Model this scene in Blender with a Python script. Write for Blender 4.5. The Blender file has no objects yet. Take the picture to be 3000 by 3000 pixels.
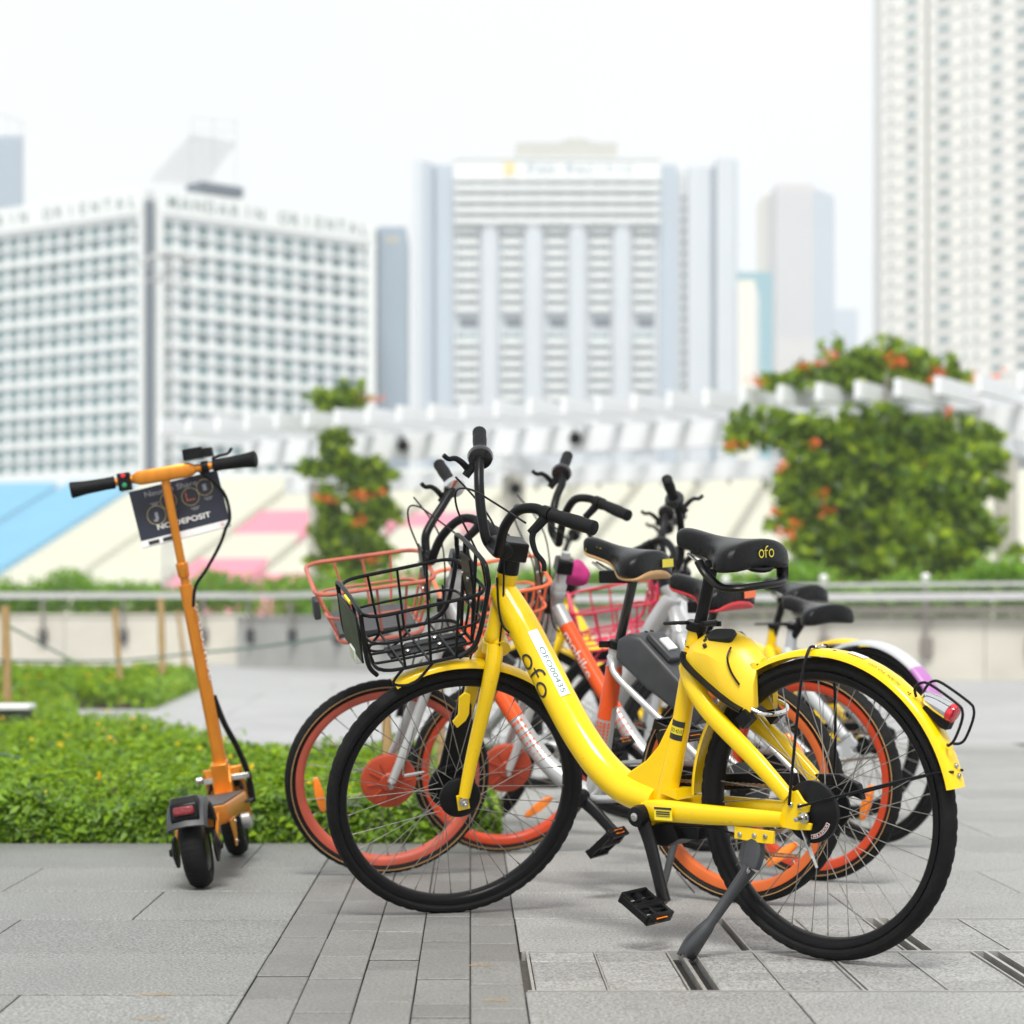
import bpy, bmesh, math, random
import numpy as np
from mathutils import Vector as V, Matrix, Quaternion
from math import sin, cos, pi, radians as R_, atan2, hypot
random.seed(7); np.random.seed(7); rnd=random.random; U=random.uniform
C=bpy.context.scene.collection; SC=bpy.context.scene
# ------------------------------------------------------------------ camera
FPX,HC,PX,PY=6796.5,.7364,1378.,1835.
cam=bpy.data.cameras.new('camera'); co=bpy.data.objects.new('camera',cam); C.objects.link(co); SC.camera=co
co.location=(0,0,HC); co.rotation_euler=(pi/2,0,0)
cam.sensor_fit='HORIZONTAL'; cam.sensor_width=36; cam.lens=FPX/3000*36
cam.shift_x=(1500-PX)/3000; cam.shift_y=(PY-1500)/3000
cam.clip_start=.1; cam.clip_end=6000
cam.dof.use_dof=True; cam.dof.focus_distance=5.35; cam.dof.aperture_fstop=cam.lens/1000/.0225
# ------------------------------------------------------------------ sky, sun, exposure
W=bpy.data.worlds.new('World'); SC.world=W; W.use_nodes=True
nt=W.node_tree; nt.nodes.clear()
SUN_EL,SUN_AZ=R_(57),R_(-177)
sky=nt.nodes.new('ShaderNodeTexSky'); sky.sky_type='NISHITA'; sky.sun_disc=False; sky.sun_elevation=SUN_EL; sky.sun_rotation=SUN_AZ
mix=nt.nodes.new('ShaderNodeMix'); mix.data_type='RGBA'; mix.inputs[0].default_value=.95
cn=nt.nodes.new('ShaderNodeTexNoise'); cn.inputs['Scale'].default_value=1.6; cn.inputs['Detail'].default_value=4; cr_=nt.nodes.new('ShaderNodeValToRGB')
cr_.color_ramp.elements[0].position=.35; cr_.color_ramp.elements[1].position=.68; cr_.color_ramp.elements[0].color=(.5,.51,.515,1); cr_.color_ramp.elements[1].color=(.575,.58,.572,1)
cm=nt.nodes.new('ShaderNodeVectorMath'); cm.operation='SCALE'; cm.inputs[3].default_value=10.6
nt.links.new(cn.outputs[0],cr_.inputs[0]); nt.links.new(cr_.outputs[0],cm.inputs[0]); nt.links.new(cm.outputs[0],mix.inputs[7])
nt.links.new(sky.outputs[0],mix.inputs[6])
bg=nt.nodes.new('ShaderNodeBackground'); bg.inputs[1].default_value=.125
nt.links.new(mix.outputs[2],bg.inputs[0])
wo=nt.nodes.new('ShaderNodeOutputWorld'); nt.links.new(bg.outputs[0],wo.inputs[0])
sl=bpy.data.lights.new('sun','SUN'); sl.energy=2.9; sl.angle=R_(18); sl.color=(1,.965,.9)
so=bpy.data.objects.new('sun',sl); C.objects.link(so)
sd=V((sin(SUN_AZ)*cos(SUN_EL),cos(SUN_AZ)*cos(SUN_EL),sin(SUN_EL))); so.rotation_euler=sd.to_track_quat('Z','Y').to_euler()
SC.view_settings.view_transform='Standard'; SC.view_settings.look='None'; SC.view_settings.exposure=.5; SC.view_settings.gamma=1
SC.cycles.max_bounces=6; SC.cycles.volume_bounces=1; SC.cycles.diffuse_bounces=3; SC.cycles.glossy_bounces=3
# ------------------------------------------------------------------ materials
def S(r,g,b):   # sRGB 0-255 -> linear
    f=lambda c:(c/255/12.92 if c/255<=.04045 else ((c/255+.055)/1.055)**2.4)
    return (f(r),f(g),f(b),1)
def dim(c,k): return (c[0]*k,c[1]*k,c[2]*k,1)
def mat(name,col,rough=.5,metal=0,var=.12,vscale=9,bump=0,bscale=80,coat=0,col2=None,spec=.5,objvar=0,rvar=.1,stretch=None,emit=None,trans=0,alpha=None,grime=0):
    m=bpy.data.materials.new(name); m.use_nodes=True; n=m.node_tree.nodes; l=m.node_tree.links
    p=n['Principled BSDF']; p.inputs['Roughness'].default_value=rough; p.inputs['Metallic'].default_value=metal
    p.inputs['Specular IOR Level'].default_value=spec
    if coat: p.inputs['Coat Weight'].default_value=coat; p.inputs['Coat Roughness'].default_value=.08
    if trans: p.inputs['Transmission Weight'].default_value=trans
    if alpha is not None: p.inputs['Alpha'].default_value=alpha
    tc=n.new('ShaderNodeTexCoord'); src=tc.outputs['Object']
    if stretch:
        mp=n.new('ShaderNodeMapping'); mp.inputs['Scale'].default_value=stretch; l.new(src,mp.inputs[0]); src=mp.outputs[0]
    nz=n.new('ShaderNodeTexNoise'); nz.inputs['Scale'].default_value=vscale; nz.inputs['Detail'].default_value=5; l.new(src,nz.inputs['Vector'])
    cr=n.new('ShaderNodeValToRGB'); cr.color_ramp.elements[0].position=.3; cr.color_ramp.elements[1].position=.7
    cr.color_ramp.elements[0].color=dim(col,1-var) if col2 is None else col2; cr.color_ramp.elements[1].color=dim(col,1+var) if col2 is None else col
    l.new(nz.outputs['Fac'],cr.inputs[0]); out=cr.outputs[0]
    if objvar:
        oi=n.new('ShaderNodeObjectInfo'); hs=n.new('ShaderNodeHueSaturation'); mr=n.new('ShaderNodeMapRange')
        mr.inputs[3].default_value=1-objvar; mr.inputs[4].default_value=1+objvar; l.new(oi.outputs['Random'],mr.inputs[0]); l.new(mr.outputs[0],hs.inputs['Value']); l.new(out,hs.inputs['Color']); out=hs.outputs[0]
    if grime:
        gn=n.new('ShaderNodeTexNoise'); gn.inputs['Scale'].default_value=38; gn.inputs['Detail'].default_value=9; gn.inputs['Roughness'].default_value=.75; l.new(src,gn.inputs['Vector'])
        gr=n.new('ShaderNodeMapRange'); gr.inputs[1].default_value=.60; gr.inputs[2].default_value=.74; gr.inputs[3].default_value=0; gr.inputs[4].default_value=grime; l.new(gn.outputs['Fac'],gr.inputs[0])
        gm=n.new('ShaderNodeMix'); gm.data_type='RGBA'; gm.inputs[7].default_value=(.10,.075,.03,1); l.new(gr.outputs[0],gm.inputs[0]); l.new(out,gm.inputs[6]); out=gm.outputs[2]
    l.new(out,p.inputs['Base Color'])
    if rvar:
        mr=n.new('ShaderNodeMapRange'); mr.inputs[3].default_value=max(0,rough-rvar); mr.inputs[4].default_value=min(1,rough+rvar); l.new(nz.outputs['Fac'],mr.inputs[0]); l.new(mr.outputs[0],p.inputs['Roughness'])
    if bump:
        n2=n.new('ShaderNodeTexNoise'); n2.inputs['Scale'].default_value=bscale; n2.inputs['Detail'].default_value=3; l.new(src,n2.inputs['Vector'])
        b=n.new('ShaderNodeBump'); b.inputs['Strength'].default_value=bump; b.inputs['Distance'].default_value=.002; l.new(n2.outputs['Fac'],b.inputs['Height']); l.new(b.outputs[0],p.inputs['Normal'])
    if emit: p.inputs['Emission Color'].default_value=emit; p.inputs['Emission Strength'].default_value=1
    return m
def leafmat(name,cols,trans=.35,rough=.45):
    m=bpy.data.materials.new(name); m.use_nodes=True; n=m.node_tree.nodes; l=m.node_tree.links
    p=n['Principled BSDF']; p.inputs['Roughness'].default_value=rough
    g=n.new('ShaderNodeNewGeometry'); cr=n.new('ShaderNodeValToRGB')
    e=cr.color_ramp.elements
    while len(e)<len(cols): e.new(.5)
    for i,c in enumerate(cols): e[i].position=i/(len(cols)-1); e[i].color=c
    l.new(g.outputs['Random Per Island'],cr.inputs[0]); l.new(cr.outputs[0],p.inputs['Base Color'])
    t=n.new('ShaderNodeBsdfTranslucent'); ms=n.new('ShaderNodeMixShader'); ms.inputs[0].default_value=trans
    hs=n.new('ShaderNodeHueSaturation'); hs.inputs['Value'].default_value=1.5; hs.inputs['Hue'].default_value=.485; l.new(cr.outputs[0],hs.inputs['Color']); l.new(hs.outputs[0],t.inputs[0])
    l.new(p.outputs[0],ms.inputs[1]); l.new(t.outputs[0],ms.inputs[2]); l.new(ms.outputs[0],n['Material Output'].inputs[0])
    return m
def granite(name,base,speck=.35):
    m=bpy.data.materials.new(name); m.use_nodes=True; n=m.node_tree.nodes; l=m.node_tree.links
    p=n['Principled BSDF']; p.inputs['Roughness'].default_value=.55
    tc=n.new('ShaderNodeTexCoord')
    mp=n.new('ShaderNodeMapping'); mp.inputs['Scale'].default_value=(.7,.55,1); l.new(tc.outputs['Object'],mp.inputs[0])
    a=n.new('ShaderNodeTexNoise'); a.inputs['Scale'].default_value=210; a.inputs['Detail'].default_value=4; a.inputs['Roughness'].default_value=.75; l.new(mp.outputs[0],a.inputs[0])
    b=n.new('ShaderNodeTexNoise'); b.inputs['Scale'].default_value=2.2; b.inputs['Detail'].default_value=6; b.inputs['Roughness'].default_value=.7; l.new(tc.outputs['Object'],b.inputs[0])
    r1=n.new('ShaderNodeValToRGB'); r1.color_ramp.elements[0].position=.34; r1.color_ramp.elements[1].position=.62
    r1.color_ramp.elements[0].color=dim(base,1-speck); r1.color_ramp.elements[1].color=dim(base,1+speck*.55); l.new(a.outputs[0],r1.inputs[0])
    mr=n.new('ShaderNodeMapRange'); mr.inputs[1].default_value=.3; mr.inputs[2].default_value=.7; mr.inputs[3].default_value=.86; mr.inputs[4].default_value=1.12; l.new(b.outputs[0],mr.inputs[0])
    oi=n.new('ShaderNodeObjectInfo'); mo=n.new('ShaderNodeMapRange'); mo.inputs[3].default_value=.87; mo.inputs[4].default_value=1.10; l.new(oi.outputs['Random'],mo.inputs[0])
    mu=n.new('ShaderNodeMath'); mu.operation='MULTIPLY'; l.new(mr.outputs[0],mu.inputs[0]); l.new(mo.outputs[0],mu.inputs[1])
    # small worn stains
    w=n.new('ShaderNodeTexNoise'); w.inputs['Scale'].default_value=14; w.inputs['Detail'].default_value=8; l.new(tc.outputs['Object'],w.inputs[0])
    ws=n.new('ShaderNodeMapRange'); ws.inputs[1].default_value=.28; ws.inputs[2].default_value=.4; ws.inputs[3].default_value=.87; ws.inputs[4].default_value=1; l.new(w.outputs[0],ws.inputs[0])
    mu2=n.new('ShaderNodeMath'); mu2.operation='MULTIPLY'; l.new(mu.outputs[0],mu2.inputs[0]); l.new(ws.outputs[0],mu2.inputs[1])
    hs=n.new('ShaderNodeHueSaturation'); l.new(r1.outputs[0],hs.inputs['Color']); l.new(mu2.outputs[0],hs.inputs['Value']); l.new(hs.outputs[0],p.inputs['Base Color'])
    rr=n.new('ShaderNodeMapRange'); rr.inputs[3].default_value=.42; rr.inputs[4].default_value=.68; l.new(b.outputs[0],rr.inputs[0]); l.new(rr.outputs[0],p.inputs['Roughness'])
    bu=n.new('ShaderNodeBump'); bu.inputs['Strength'].default_value=.35; bu.inputs['Distance'].default_value=.001; l.new(a.outputs[0],bu.inputs['Height']); l.new(bu.outputs[0],p.inputs['Normal'])
    return m
M={}
M['yellow']=mat('yellow_paint',(.85,.565,.001,1),.22,var=.05,vscale=6,coat=.3,bump=.05,bscale=40,rvar=.08,spec=.35,grime=.3)
M['yellow2']=mat('yellow_plastic',(.83,.55,.02,1),.36,var=.05,vscale=7,bump=.06,bscale=300,spec=.4,grime=.2)
M['yellowdark']=mat('yellow_sticker',(.8,.66,.02,1),.4)
M['black']=mat('black_plastic',(.006,.0062,.007,1),.34,spec=.16,var=.35,vscale=20,bump=.15,bscale=220)
M['blackgloss']=mat('black_enamel',(.010,.0105,.012,1),.22,var=.3,vscale=25,coat=.3)
M['blackmatte']=mat('black_rubber_grip',(.007,.0072,.008,1),.55,spec=.16,var=.3,vscale=30,bump=.5,bscale=500)
M['tyre']=mat('tyre_rubber',(.007,.007,.0072,1),.68,spec=.16,var=.45,vscale=14,bump=.5,bscale=260,rvar=.12)
M['rimblack']=mat('black_rim',(.006,.006,.007,1),.36,spec=.16,var=.2)
M['saddle']=mat('saddle_vinyl',(.006,.0062,.0068,1),.27,spec=.16,var=.3,vscale=12,bump=.3,bscale=600)
M['steel']=mat('steel',(.52,.52,.50,1),.28,1,var=.2,vscale=30)
M['spoke']=mat('spoke_steel',(.26,.25,.23,1),.55,.7,var=.3,vscale=60)
M['chrome']=mat('chrome',(.75,.75,.75,1),.1,1,var=.08)
M['rust']=mat('rusty_steel',(.30,.20,.12,1),.6,.6,var=.4,vscale=90,bump=.4)
M['dgrey']=mat('dark_grey_coat',(.035,.038,.042,1),.5,var=.2,vscale=18,bump=.1)
M['silver']=mat('silver_paint',(.46,.47,.47,1),.32,.55,var=.1,vscale=10)
M['silverlight']=mat('satin_aluminium',(.56,.57,.57,1),.35,.5,var=.12,vscale=12)
M['orange']=mat('orange_paint',(.74,.085,.008,1),.3,var=.06,coat=.15,spec=.35,grime=.2)
M['rimorange']=mat('orange_rim',(.60,.12,.02,1),.46,var=.1,vscale=12)
M['rimfaded']=mat('faded_red_rim',(.46,.085,.05,1),.5,var=.15,vscale=10)
M['rimred']=mat('red_orange_rim',(.58,.055,.012,1),.4,var=.08)
M['hubred']=mat('red_orange_hub_cover',(.42,.05,.014,1),.5,var=.15)
M['basketfaded']=mat('faded_terracotta_coat',(.44,.115,.075,1),.5,var=.15,vscale=20)
M['basketorange']=mat('orange_wire_coat',(.74,.14,.045,1),.42,var=.1)
M['magenta']=mat('magenta_wire_coat',(.58,.018,.07,1),.36,var=.12)
M['white']=mat('white_paint',(.50,.52,.54,1),.35,var=.06)
M['purple']=mat('purple_plastic',(.40,.16,.42,1),.4,var=.06)
M['tan']=mat('tan_saddle_shell',(.52,.31,.13,1),.45,var=.1)
M['redshell']=mat('red_saddle_shell',(.62,.035,.045,1),.38,var=.1)
M['reflor']=mat('amber_reflector',(.95,.24,.01,1),.2,var=.1,vscale=200,coat=.6)
M['reflred']=mat('red_lamp_lens',(.62,.008,.025,1),.12,var=.15,vscale=300,coat=.8)
M['reflw']=mat('clear_reflector',(.72,.73,.7,1),.15,var=.15,vscale=200,coat=.6)
M['label']=mat('white_label',(.76,.77,.78,1),.4,var=.03)
M['ink']=mat('dark_ink',(.02,.022,.022,1),.45,var=.1)
M['teal']=mat('teal_ink',(.05,.17,.17,1),.45,var=.1)
M['inkyellow']=mat('yellow_ink',(.66,.56,.03,1),.45,var=.1)
M['inkwhite']=mat('white_ink',(.74,.74,.72,1),.45,var=.05)
M['inkgrey']=mat('grey_ink',(.32,.33,.36,1),.5,var=.05)
M['inkorange']=mat('orange_ink',(.8,.16,.05,1),.45,var=.05)
M['darkglass']=mat('dark_panel',(.008,.010,.009,1),.45,var=.1,spec=.3)
M['scoot']=mat('orange_anodised_metal',(.62,.22,.018,1),.34,.45,var=.1,vscale=10,stretch=(4,4,1),grime=.35)
M['navy']=mat('navy_print_board',(.013,.017,.034,1),.4,var=.1)
M['redbutton']=mat('red_button',(.6,.02,.03,1),.4); M['greenbutton']=mat('green_button',(.01,.22,.09,1),.4)
M['redlamp']=mat('dark_red_lamp',(.16,.002,.006,1),.25,var=.3,vscale=160,coat=.5)
M['pink']=mat('pink_fabric',(.42,.02,.16,1),.75,var=.35,vscale=14,bump=.4,bscale=60)
M['blue']=mat('blue_fabric',(.06,.35,.55,1),.6,var=.2)
M['slab']=granite('granite_slab',(.222,.228,.220,1),.75); M['brick']=granite('grey_paver',(.182,.182,.174,1),.45)
M['slabr']=granite('pale_granite_slab',(.285,.286,.28,1),.7)
M['joint']=mat('dark_joint_sand',(.075,.07,.06,1),.95,var=.4,vscale=60,bump=.8,bscale=300)
M['frame']=mat('steel_cover_frame',(.48,.475,.455,1),.42,.6,var=.12,vscale=25)
M['slot']=mat('near_black',(.004,.0036,.003,1),.9,var=.4)  # near-black; colours in drain slot shade, also used on small dark dots
M['plaza']=mat('pale_plaza_paving',(.33,.335,.34,1),.5,var=.1,vscale=.6,bump=.1,bscale=20)
M['soil']=mat('dark_soil',(.05,.036,.02,1),.95,var=.5,vscale=20,bump=1,bscale=40)
M['bamboo']=mat('bamboo',(.38,.25,.105,1),.6,var=.25,vscale=18,stretch=(3,3,.6),bump=.2)
M['rope']=mat('green_rope',(.10,.17,.14,1),.8,var=.2)
M['concrete']=mat('pale_concrete',(.55,.525,.46,1),.8,var=.08,vscale=1.5,bump=.3,bscale=15)
M['concreteg']=mat('grey_concrete',(.34,.34,.325,1),.8,var=.1,vscale=1.5,bump=.3,bscale=15)
M['pergola']=mat('white_pergola_paint',(.80,.82,.84,1),.5,var=.03,vscale=2)
M['rail']=mat('pale_rail',(.55,.54,.55,1),.4,.2,var=.05)
M['raild']=mat('brown_grey_rail',(.20,.18,.165,1),.6,var=.1)
M['leafbed']=leafmat('groundcover_leaf',[(.035,.09,.006,1),(.13,.26,.010,1),(.23,.40,.014,1),(.09,.20,.008,1),(.34,.52,.02,1)],.45,.5)
M['leafvine']=leafmat('vine_leaf',[(.035,.09,.005,1),(.13,.24,.007,1),(.28,.42,.010,1),(.06,.14,.005,1),(.46,.60,.015,1)],.5)
M['leafhedge']=leafmat('hedge_leaf',[(.06,.16,.010,1),(.13,.29,.012,1),(.22,.42,.02,1),(.08,.19,.012,1)],.45)
M['flower']=leafmat('orange_blossom',[(.72,.12,.005,1),(.78,.17,.006,1),(.60,.07,.005,1)],.2)
M['yflower']=leafmat('yellow_blossom',[(.9,.55,.01,1),(.95,.68,.02,1)],.3)
M['seatcream']=mat('cream_seats',(.60,.60,.51,1),.55,var=.03,vscale=.4); M['seatblue']=mat('blue_seats',(.22,.46,.62,1),.55,var=.03,vscale=.4)
M['seatpink']=mat('pink_seats',(.72,.30,.38,1),.55,var=.03,vscale=.4); M['aisle']=mat('aisle_concrete',(.52,.51,.46,1),.7,var=.03,vscale=.4)
M['bwhite']=mat('white_facade',(.72,.75,.74,1),.6,var=.02,vscale=.1); M['bgrey']=mat('light_grey_infill',(.76,.78,.79,1),.6,var=.03,vscale=.2)
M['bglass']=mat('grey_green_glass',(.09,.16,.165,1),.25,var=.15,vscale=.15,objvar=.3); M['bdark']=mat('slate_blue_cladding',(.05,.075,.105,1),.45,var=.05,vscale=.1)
M['bslab']=mat('blue_grey_cladding_and_shade',(.23,.30,.37,1),.5,var=.04,vscale=.05); M['bpale']=mat('pale_blue_cladding_and_shade',(.38,.45,.52,1),.5,var=.03,vscale=.05)  # blue-grey cladding; also colours in shaded sides of central hotel and pinkish tower
M['bcream']=mat('cream_facade',(.72,.68,.56,1),.6,var=.03,vscale=.1); M['bteal']=mat('teal_glass_facade',(.10,.30,.36,1),.3,var=.05,vscale=.1)
M['bpink']=mat('pinkish_facade',(.50,.47,.46,1),.6,var=.03,vscale=.1); M['bletter']=mat('grey_green_lettering',(.16,.22,.20,1),.5,var=.02)
M['bivory']=mat('ivory_facade',(.72,.71,.67,1),.6,var=.02,vscale=.1); M['bgold']=mat('gold_emblem',(.75,.58,.20,1),.4)
M['bstone']=mat('beige_stone',(.42,.42,.38,1),.6,var=.03,vscale=.1); M['bface']=mat('pale_facade',(.52,.56,.60,1),.6,var=.02,vscale=.1)
M['bwire']=mat('pale_lattice_steel',(.42,.43,.43,1),.5)
# ------------------------------------------------------------------ mesh building
def cat_(pts,n=6,closed=False):
    P=[V(p) for p in pts]; out=[]; N=len(P)
    rg=range(N if closed else N-1)
    for i in rg:
        if closed: a,b,c,d=P[i-1],P[i],P[(i+1)%N],P[(i+2)%N]
        else: a=P[max(i-1,0)];b=P[i];c=P[i+1];d=P[min(i+2,N-1)]
        for k in range(n):
            t=k/n; out.append(.5*((2*b)+(c-a)*t+(2*a-5*b+4*c-d)*t*t+(3*b-a-3*c+d)*t**3))
    if not closed: out.append(P[-1].copy())
    return out
def lerps(vals,n):  # list of radii at control points -> per-sample
    out=[]
    for i in range(len(vals)-1):
        for k in range(n): p,q=vals[i],vals[i+1]; out.append(tuple(u+(w-u)*k/n for u,w in zip(p,q)) if isinstance(p,tuple) else p+(q-p)*k/n)
    return out+[vals[-1]]
class MB:
    def __init__(s): s.v=[]; s.f=[]
    def add(s,vs,fs):
        o=len(s.v); s.v+=[tuple(p) for p in vs]; s.f+=[tuple(i+o for i in q) for q in fs]; return s
    def box(s,c,size,rot=None):
        hx,hy,hz=size[0]/2,size[1]/2,size[2]/2; c=V(c)
        vs=[V((x*hx,y*hy,z*hz)) for x in(-1,1) for y in(-1,1) for z in(-1,1)]
        if rot is not None: vs=[rot@p for p in vs]
        return s.add([c+p for p in vs],[(0,1,3,2),(4,6,7,5),(0,4,5,1),(2,3,7,6),(0,2,6,4),(1,5,7,3)])
    def bar(s,a,b,w,h,up=(0,0,1)):
        a,b=V(a),V(b); x=(b-a).normalized(); y=V(up).cross(x).normalized(); z=x.cross(y)
        m=Matrix((x,y,z)).transposed(); return s.box((a+b)/2,((b-a).length,w,h),m)
    def tube(s,pts,r,n=10,closed=False,cap=True,ax=None,sq=None):
        P=[V(p) for p in pts]; N=len(P); rs=r if isinstance(r,(list,tuple)) else [r]*N
        t0=(P[1]-P[0]).normalized(); nrm=V(ax) if ax is not None else (V((0,1,0)) if abs(t0.y)<.9 else V((1,0,0)))
        vs=[]
        for i in range(N):
            if closed: t=P[(i+1)%N]-P[i-1]
            else: t=P[min(i+1,N-1)]-P[max(i-1,0)]
            t.normalize(); nrm=(nrm-t*nrm.dot(t)).normalized() if (nrm-t*nrm.dot(t)).length>1e-6 else t.orthogonal().normalized(); b=t.cross(nrm)
            rr=rs[i]; ra,rb=(rr if isinstance(rr,(tuple,list)) else (rr,rr))
            for k in range(n):
                a=2*pi*k/n+(pi/4 if n==4 else 0); ca,sa=cos(a),sin(a)
                if sq: ca=math.copysign(abs(ca)**sq,ca); sa=math.copysign(abs(sa)**sq,sa)
                vs.append(P[i]+nrm*ca*ra+b*sa*rb)
        fs=[]
        for i in range(N if closed else N-1):
            j=(i+1)%N
            for k in range(n):
                k2=(k+1)%n; fs.append((i*n+k,i*n+k2,j*n+k2,j*n+k))
        if cap and not closed: fs.append(tuple(reversed(range(n)))); fs.append(tuple((N-1)*n+k for k in range(n)))
        return s.add(vs,fs)
    def lathe(s,c,ax,prof,n=24,cap=False):   # prof: (t,r)
        c=V(c); ax=V(ax).normalized(); a=ax.orthogonal().normalized(); b=ax.cross(a); vs=[];fs=[]
        for t,r in prof:
            for k in range(n):
                q=2*pi*k/n; vs.append(c+ax*t+(a*cos(q)+b*sin(q))*r)
        for i in range(len(prof)-1):
            for k in range(n):
                k2=(k+1)%n; fs.append((i*n+k,i*n+k2,(i+1)*n+k2,(i+1)*n+k))
        if cap: fs.append(tuple(reversed(range(n)))); fs.append(tuple((len(prof)-1)*n+k for k in range(n)))
        return s.add(vs,fs)
    def cyl(s,a,b,r,n=14):
        a,b=V(a),V(b); L=(b-a).length; return s.lathe(a,b-a,[(0,r),(L,r)],n,True)
    def loft(s,rings,closed=True,cap=True):
        n=len(rings[0]); vs=[V(p) for r in rings for p in r]; fs=[]
        for i in range(len(rings)-1):
            for k in range(n if closed else n-1):
                k2=(k+1)%n; fs.append((i*n+k,i*n+k2,(i+1)*n+k2,(i+1)*n+k))
        if cap and closed: fs.append(tuple(reversed(range(n)))); fs.append(tuple((len(rings)-1)*n+k for k in range(n)))
        return s.add(vs,fs)
    def prism(s,prof,y0,y1,shrink=1.):   # prof in x,z ; extruded along y
        n=len(prof); cx=sum(p[0] for p in prof)/n; cz=sum(p[1] for p in prof)/n
        a=[(p[0],y0,p[1]) for p in prof]; b=[(cx+(p[0]-cx)*shrink,y1,cz+(p[1]-cz)*shrink) for p in prof]
        return s.loft([a,b])
    def ball(s,c,r,n=12,sc=(1,1,1)):
        rings=[]; c=V(c)
        for i in range(1,n//2):
            a=pi*i/(n//2); rings.append([c+V((cos(2*pi*k/n)*sin(a)*r*sc[0],sin(2*pi*k/n)*sin(a)*r*sc[1],cos(a)*r*sc[2])) for k in range(n)])
        return s.loft(rings)
    def revarc(s,c,R,prof,a0,a1,n,wob=None,closed=False):  # sweep profile (dr,y) about y axis through c (x-z plane)
        rings=[]; c=V(c)
        for i in range(n if closed else n+1):
            a=a0+(a1-a0)*i/n
            rings.append([c+V((cos(a)*(R+dr+(wob(i,j) if wob else 0)),y,sin(a)*(R+dr+(wob(i,j) if wob else 0)))) for j,(dr,y) in enumerate(prof)])
        if closed:
            m=len(prof); vs=[p for r in rings for p in r]; fs=[]
            for i in range(n):
                j=(i+1)%n
                for k in range(m): k2=(k+1)%m; fs.append((i*m+k,i*m+k2,j*m+k2,j*m+k))
            return s.add(vs,fs)
        return s.loft(rings)
    def build(s,name,m,parent=None,T=None,sharp=40,bevel=0,kind=None,label=None):
        vs=s.v if T is None else [tuple(T@V(p)) for p in s.v]
        me=bpy.data.meshes.new(name); me.from_pydata(vs,[],s.f)
        me.polygons.foreach_set('use_smooth',[True]*len(me.polygons)); me.set_sharp_from_angle(angle=R_(sharp))
        me.materials.append(m); me.update()
        o=bpy.data.objects.new(name,me); C.objects.link(o); o.parent=parent
        if bevel:
            b=o.modifiers.new('edge','BEVEL'); b.width=bevel; b.segments=2; b.limit_method='ANGLE'; b.angle_limit=R_(35)
        if kind: o['kind']=kind
        if label: o['label']=label
        return o
def tag(o,label,cat,group=None,kind=None):
    if label: o['label']=label
    if cat: o['category']=cat
    if group: o['group']=group
    if kind: o['kind']=kind
    return o
def empty(name,mw=None,loc=None):
    o=bpy.data.objects.new(name,None); C.objects.link(o)
    if mw is not None: o.matrix_world=mw
    if loc is not None: o.location=loc
    o.empty_display_size=.1
    return o
def npmesh(name,verts,faces,m,parent=None,kind=None):
    me=bpy.data.meshes.new(name); nv=len(verts); nf=len(faces); k=faces.shape[1]
    me.vertices.add(nv); me.vertices.foreach_set('co',verts.astype(np.float32).ravel())
    me.loops.add(nf*k); me.loops.foreach_set('vertex_index',faces.astype(np.int32).ravel())
    me.polygons.add(nf); me.polygons.foreach_set('loop_start',np.arange(0,nf*k,k,dtype=np.int32)); me.polygons.foreach_set('loop_total',np.full(nf,k,dtype=np.int32))
    me.update(calc_edges=True); me.validate(); me.materials.append(m)
    o=bpy.data.objects.new(name,me); C.objects.link(o); o.parent=parent
    if kind: o['kind']=kind
    return o
def leaves(name,cen,nrm,size,m,parent=None,kind=None,aspect=.55,fold=.25,spread=None):
    """pointed folded leaves: 6 verts, 4 tris. cen Nx3, nrm Nx3, size N"""
    N=len(cen); nrm=nrm/np.linalg.norm(nrm,axis=1,keepdims=True)
    a=np.random.normal(size=(N,3)); a-=nrm*(a*nrm).sum(1,keepdims=True); a/=np.linalg.norm(a,axis=1,keepdims=True); b=np.cross(nrm,a)
    s=size[:,None]
    pts=[cen-a*s*.5, cen-a*s*.05+b*s*aspect*.5+nrm*s*fold*.4, cen+a*s*.5-nrm*s*fold*.5, cen-a*s*.05-b*s*aspect*.5+nrm*s*fold*.4, cen]
    v=np.stack(pts,1).reshape(-1,3); base=(np.arange(N)*5)[:,None]
    f=np.concatenate([base+np.array([[0,1,4]]),base+np.array([[1,2,4]]),base+np.array([[2,3,4]]),base+np.array([[3,0,4]])],0)
    return npmesh(name,v,f,m,parent,kind)
_fc={}
def textgeo(txt,size=1.,spacing=1.,bold=0):
    cu=bpy.data.curves.new('t','FONT'); cu.body=txt; cu.size=size; cu.space_character=spacing; cu.resolution_u=3; cu.offset=bold
    o=bpy.data.objects.new('t',cu); C.objects.link(o); dg=bpy.context.evaluated_depsgraph_get(); dg.update()
    me=o.evaluated_get(dg).to_mesh(); vs=[tuple(v.co) for v in me.vertices]; fs=[tuple(p.vertices) for p in me.polygons]
    o.evaluated_get(dg).to_mesh_clear(); bpy.data.objects.remove(o); bpy.data.curves.remove(cu)
    xs=[v[0] for v in vs]; ys=[v[1] for v in vs]; 
    return vs,fs,min(xs),max(xs),min(ys),max(ys)
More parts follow.
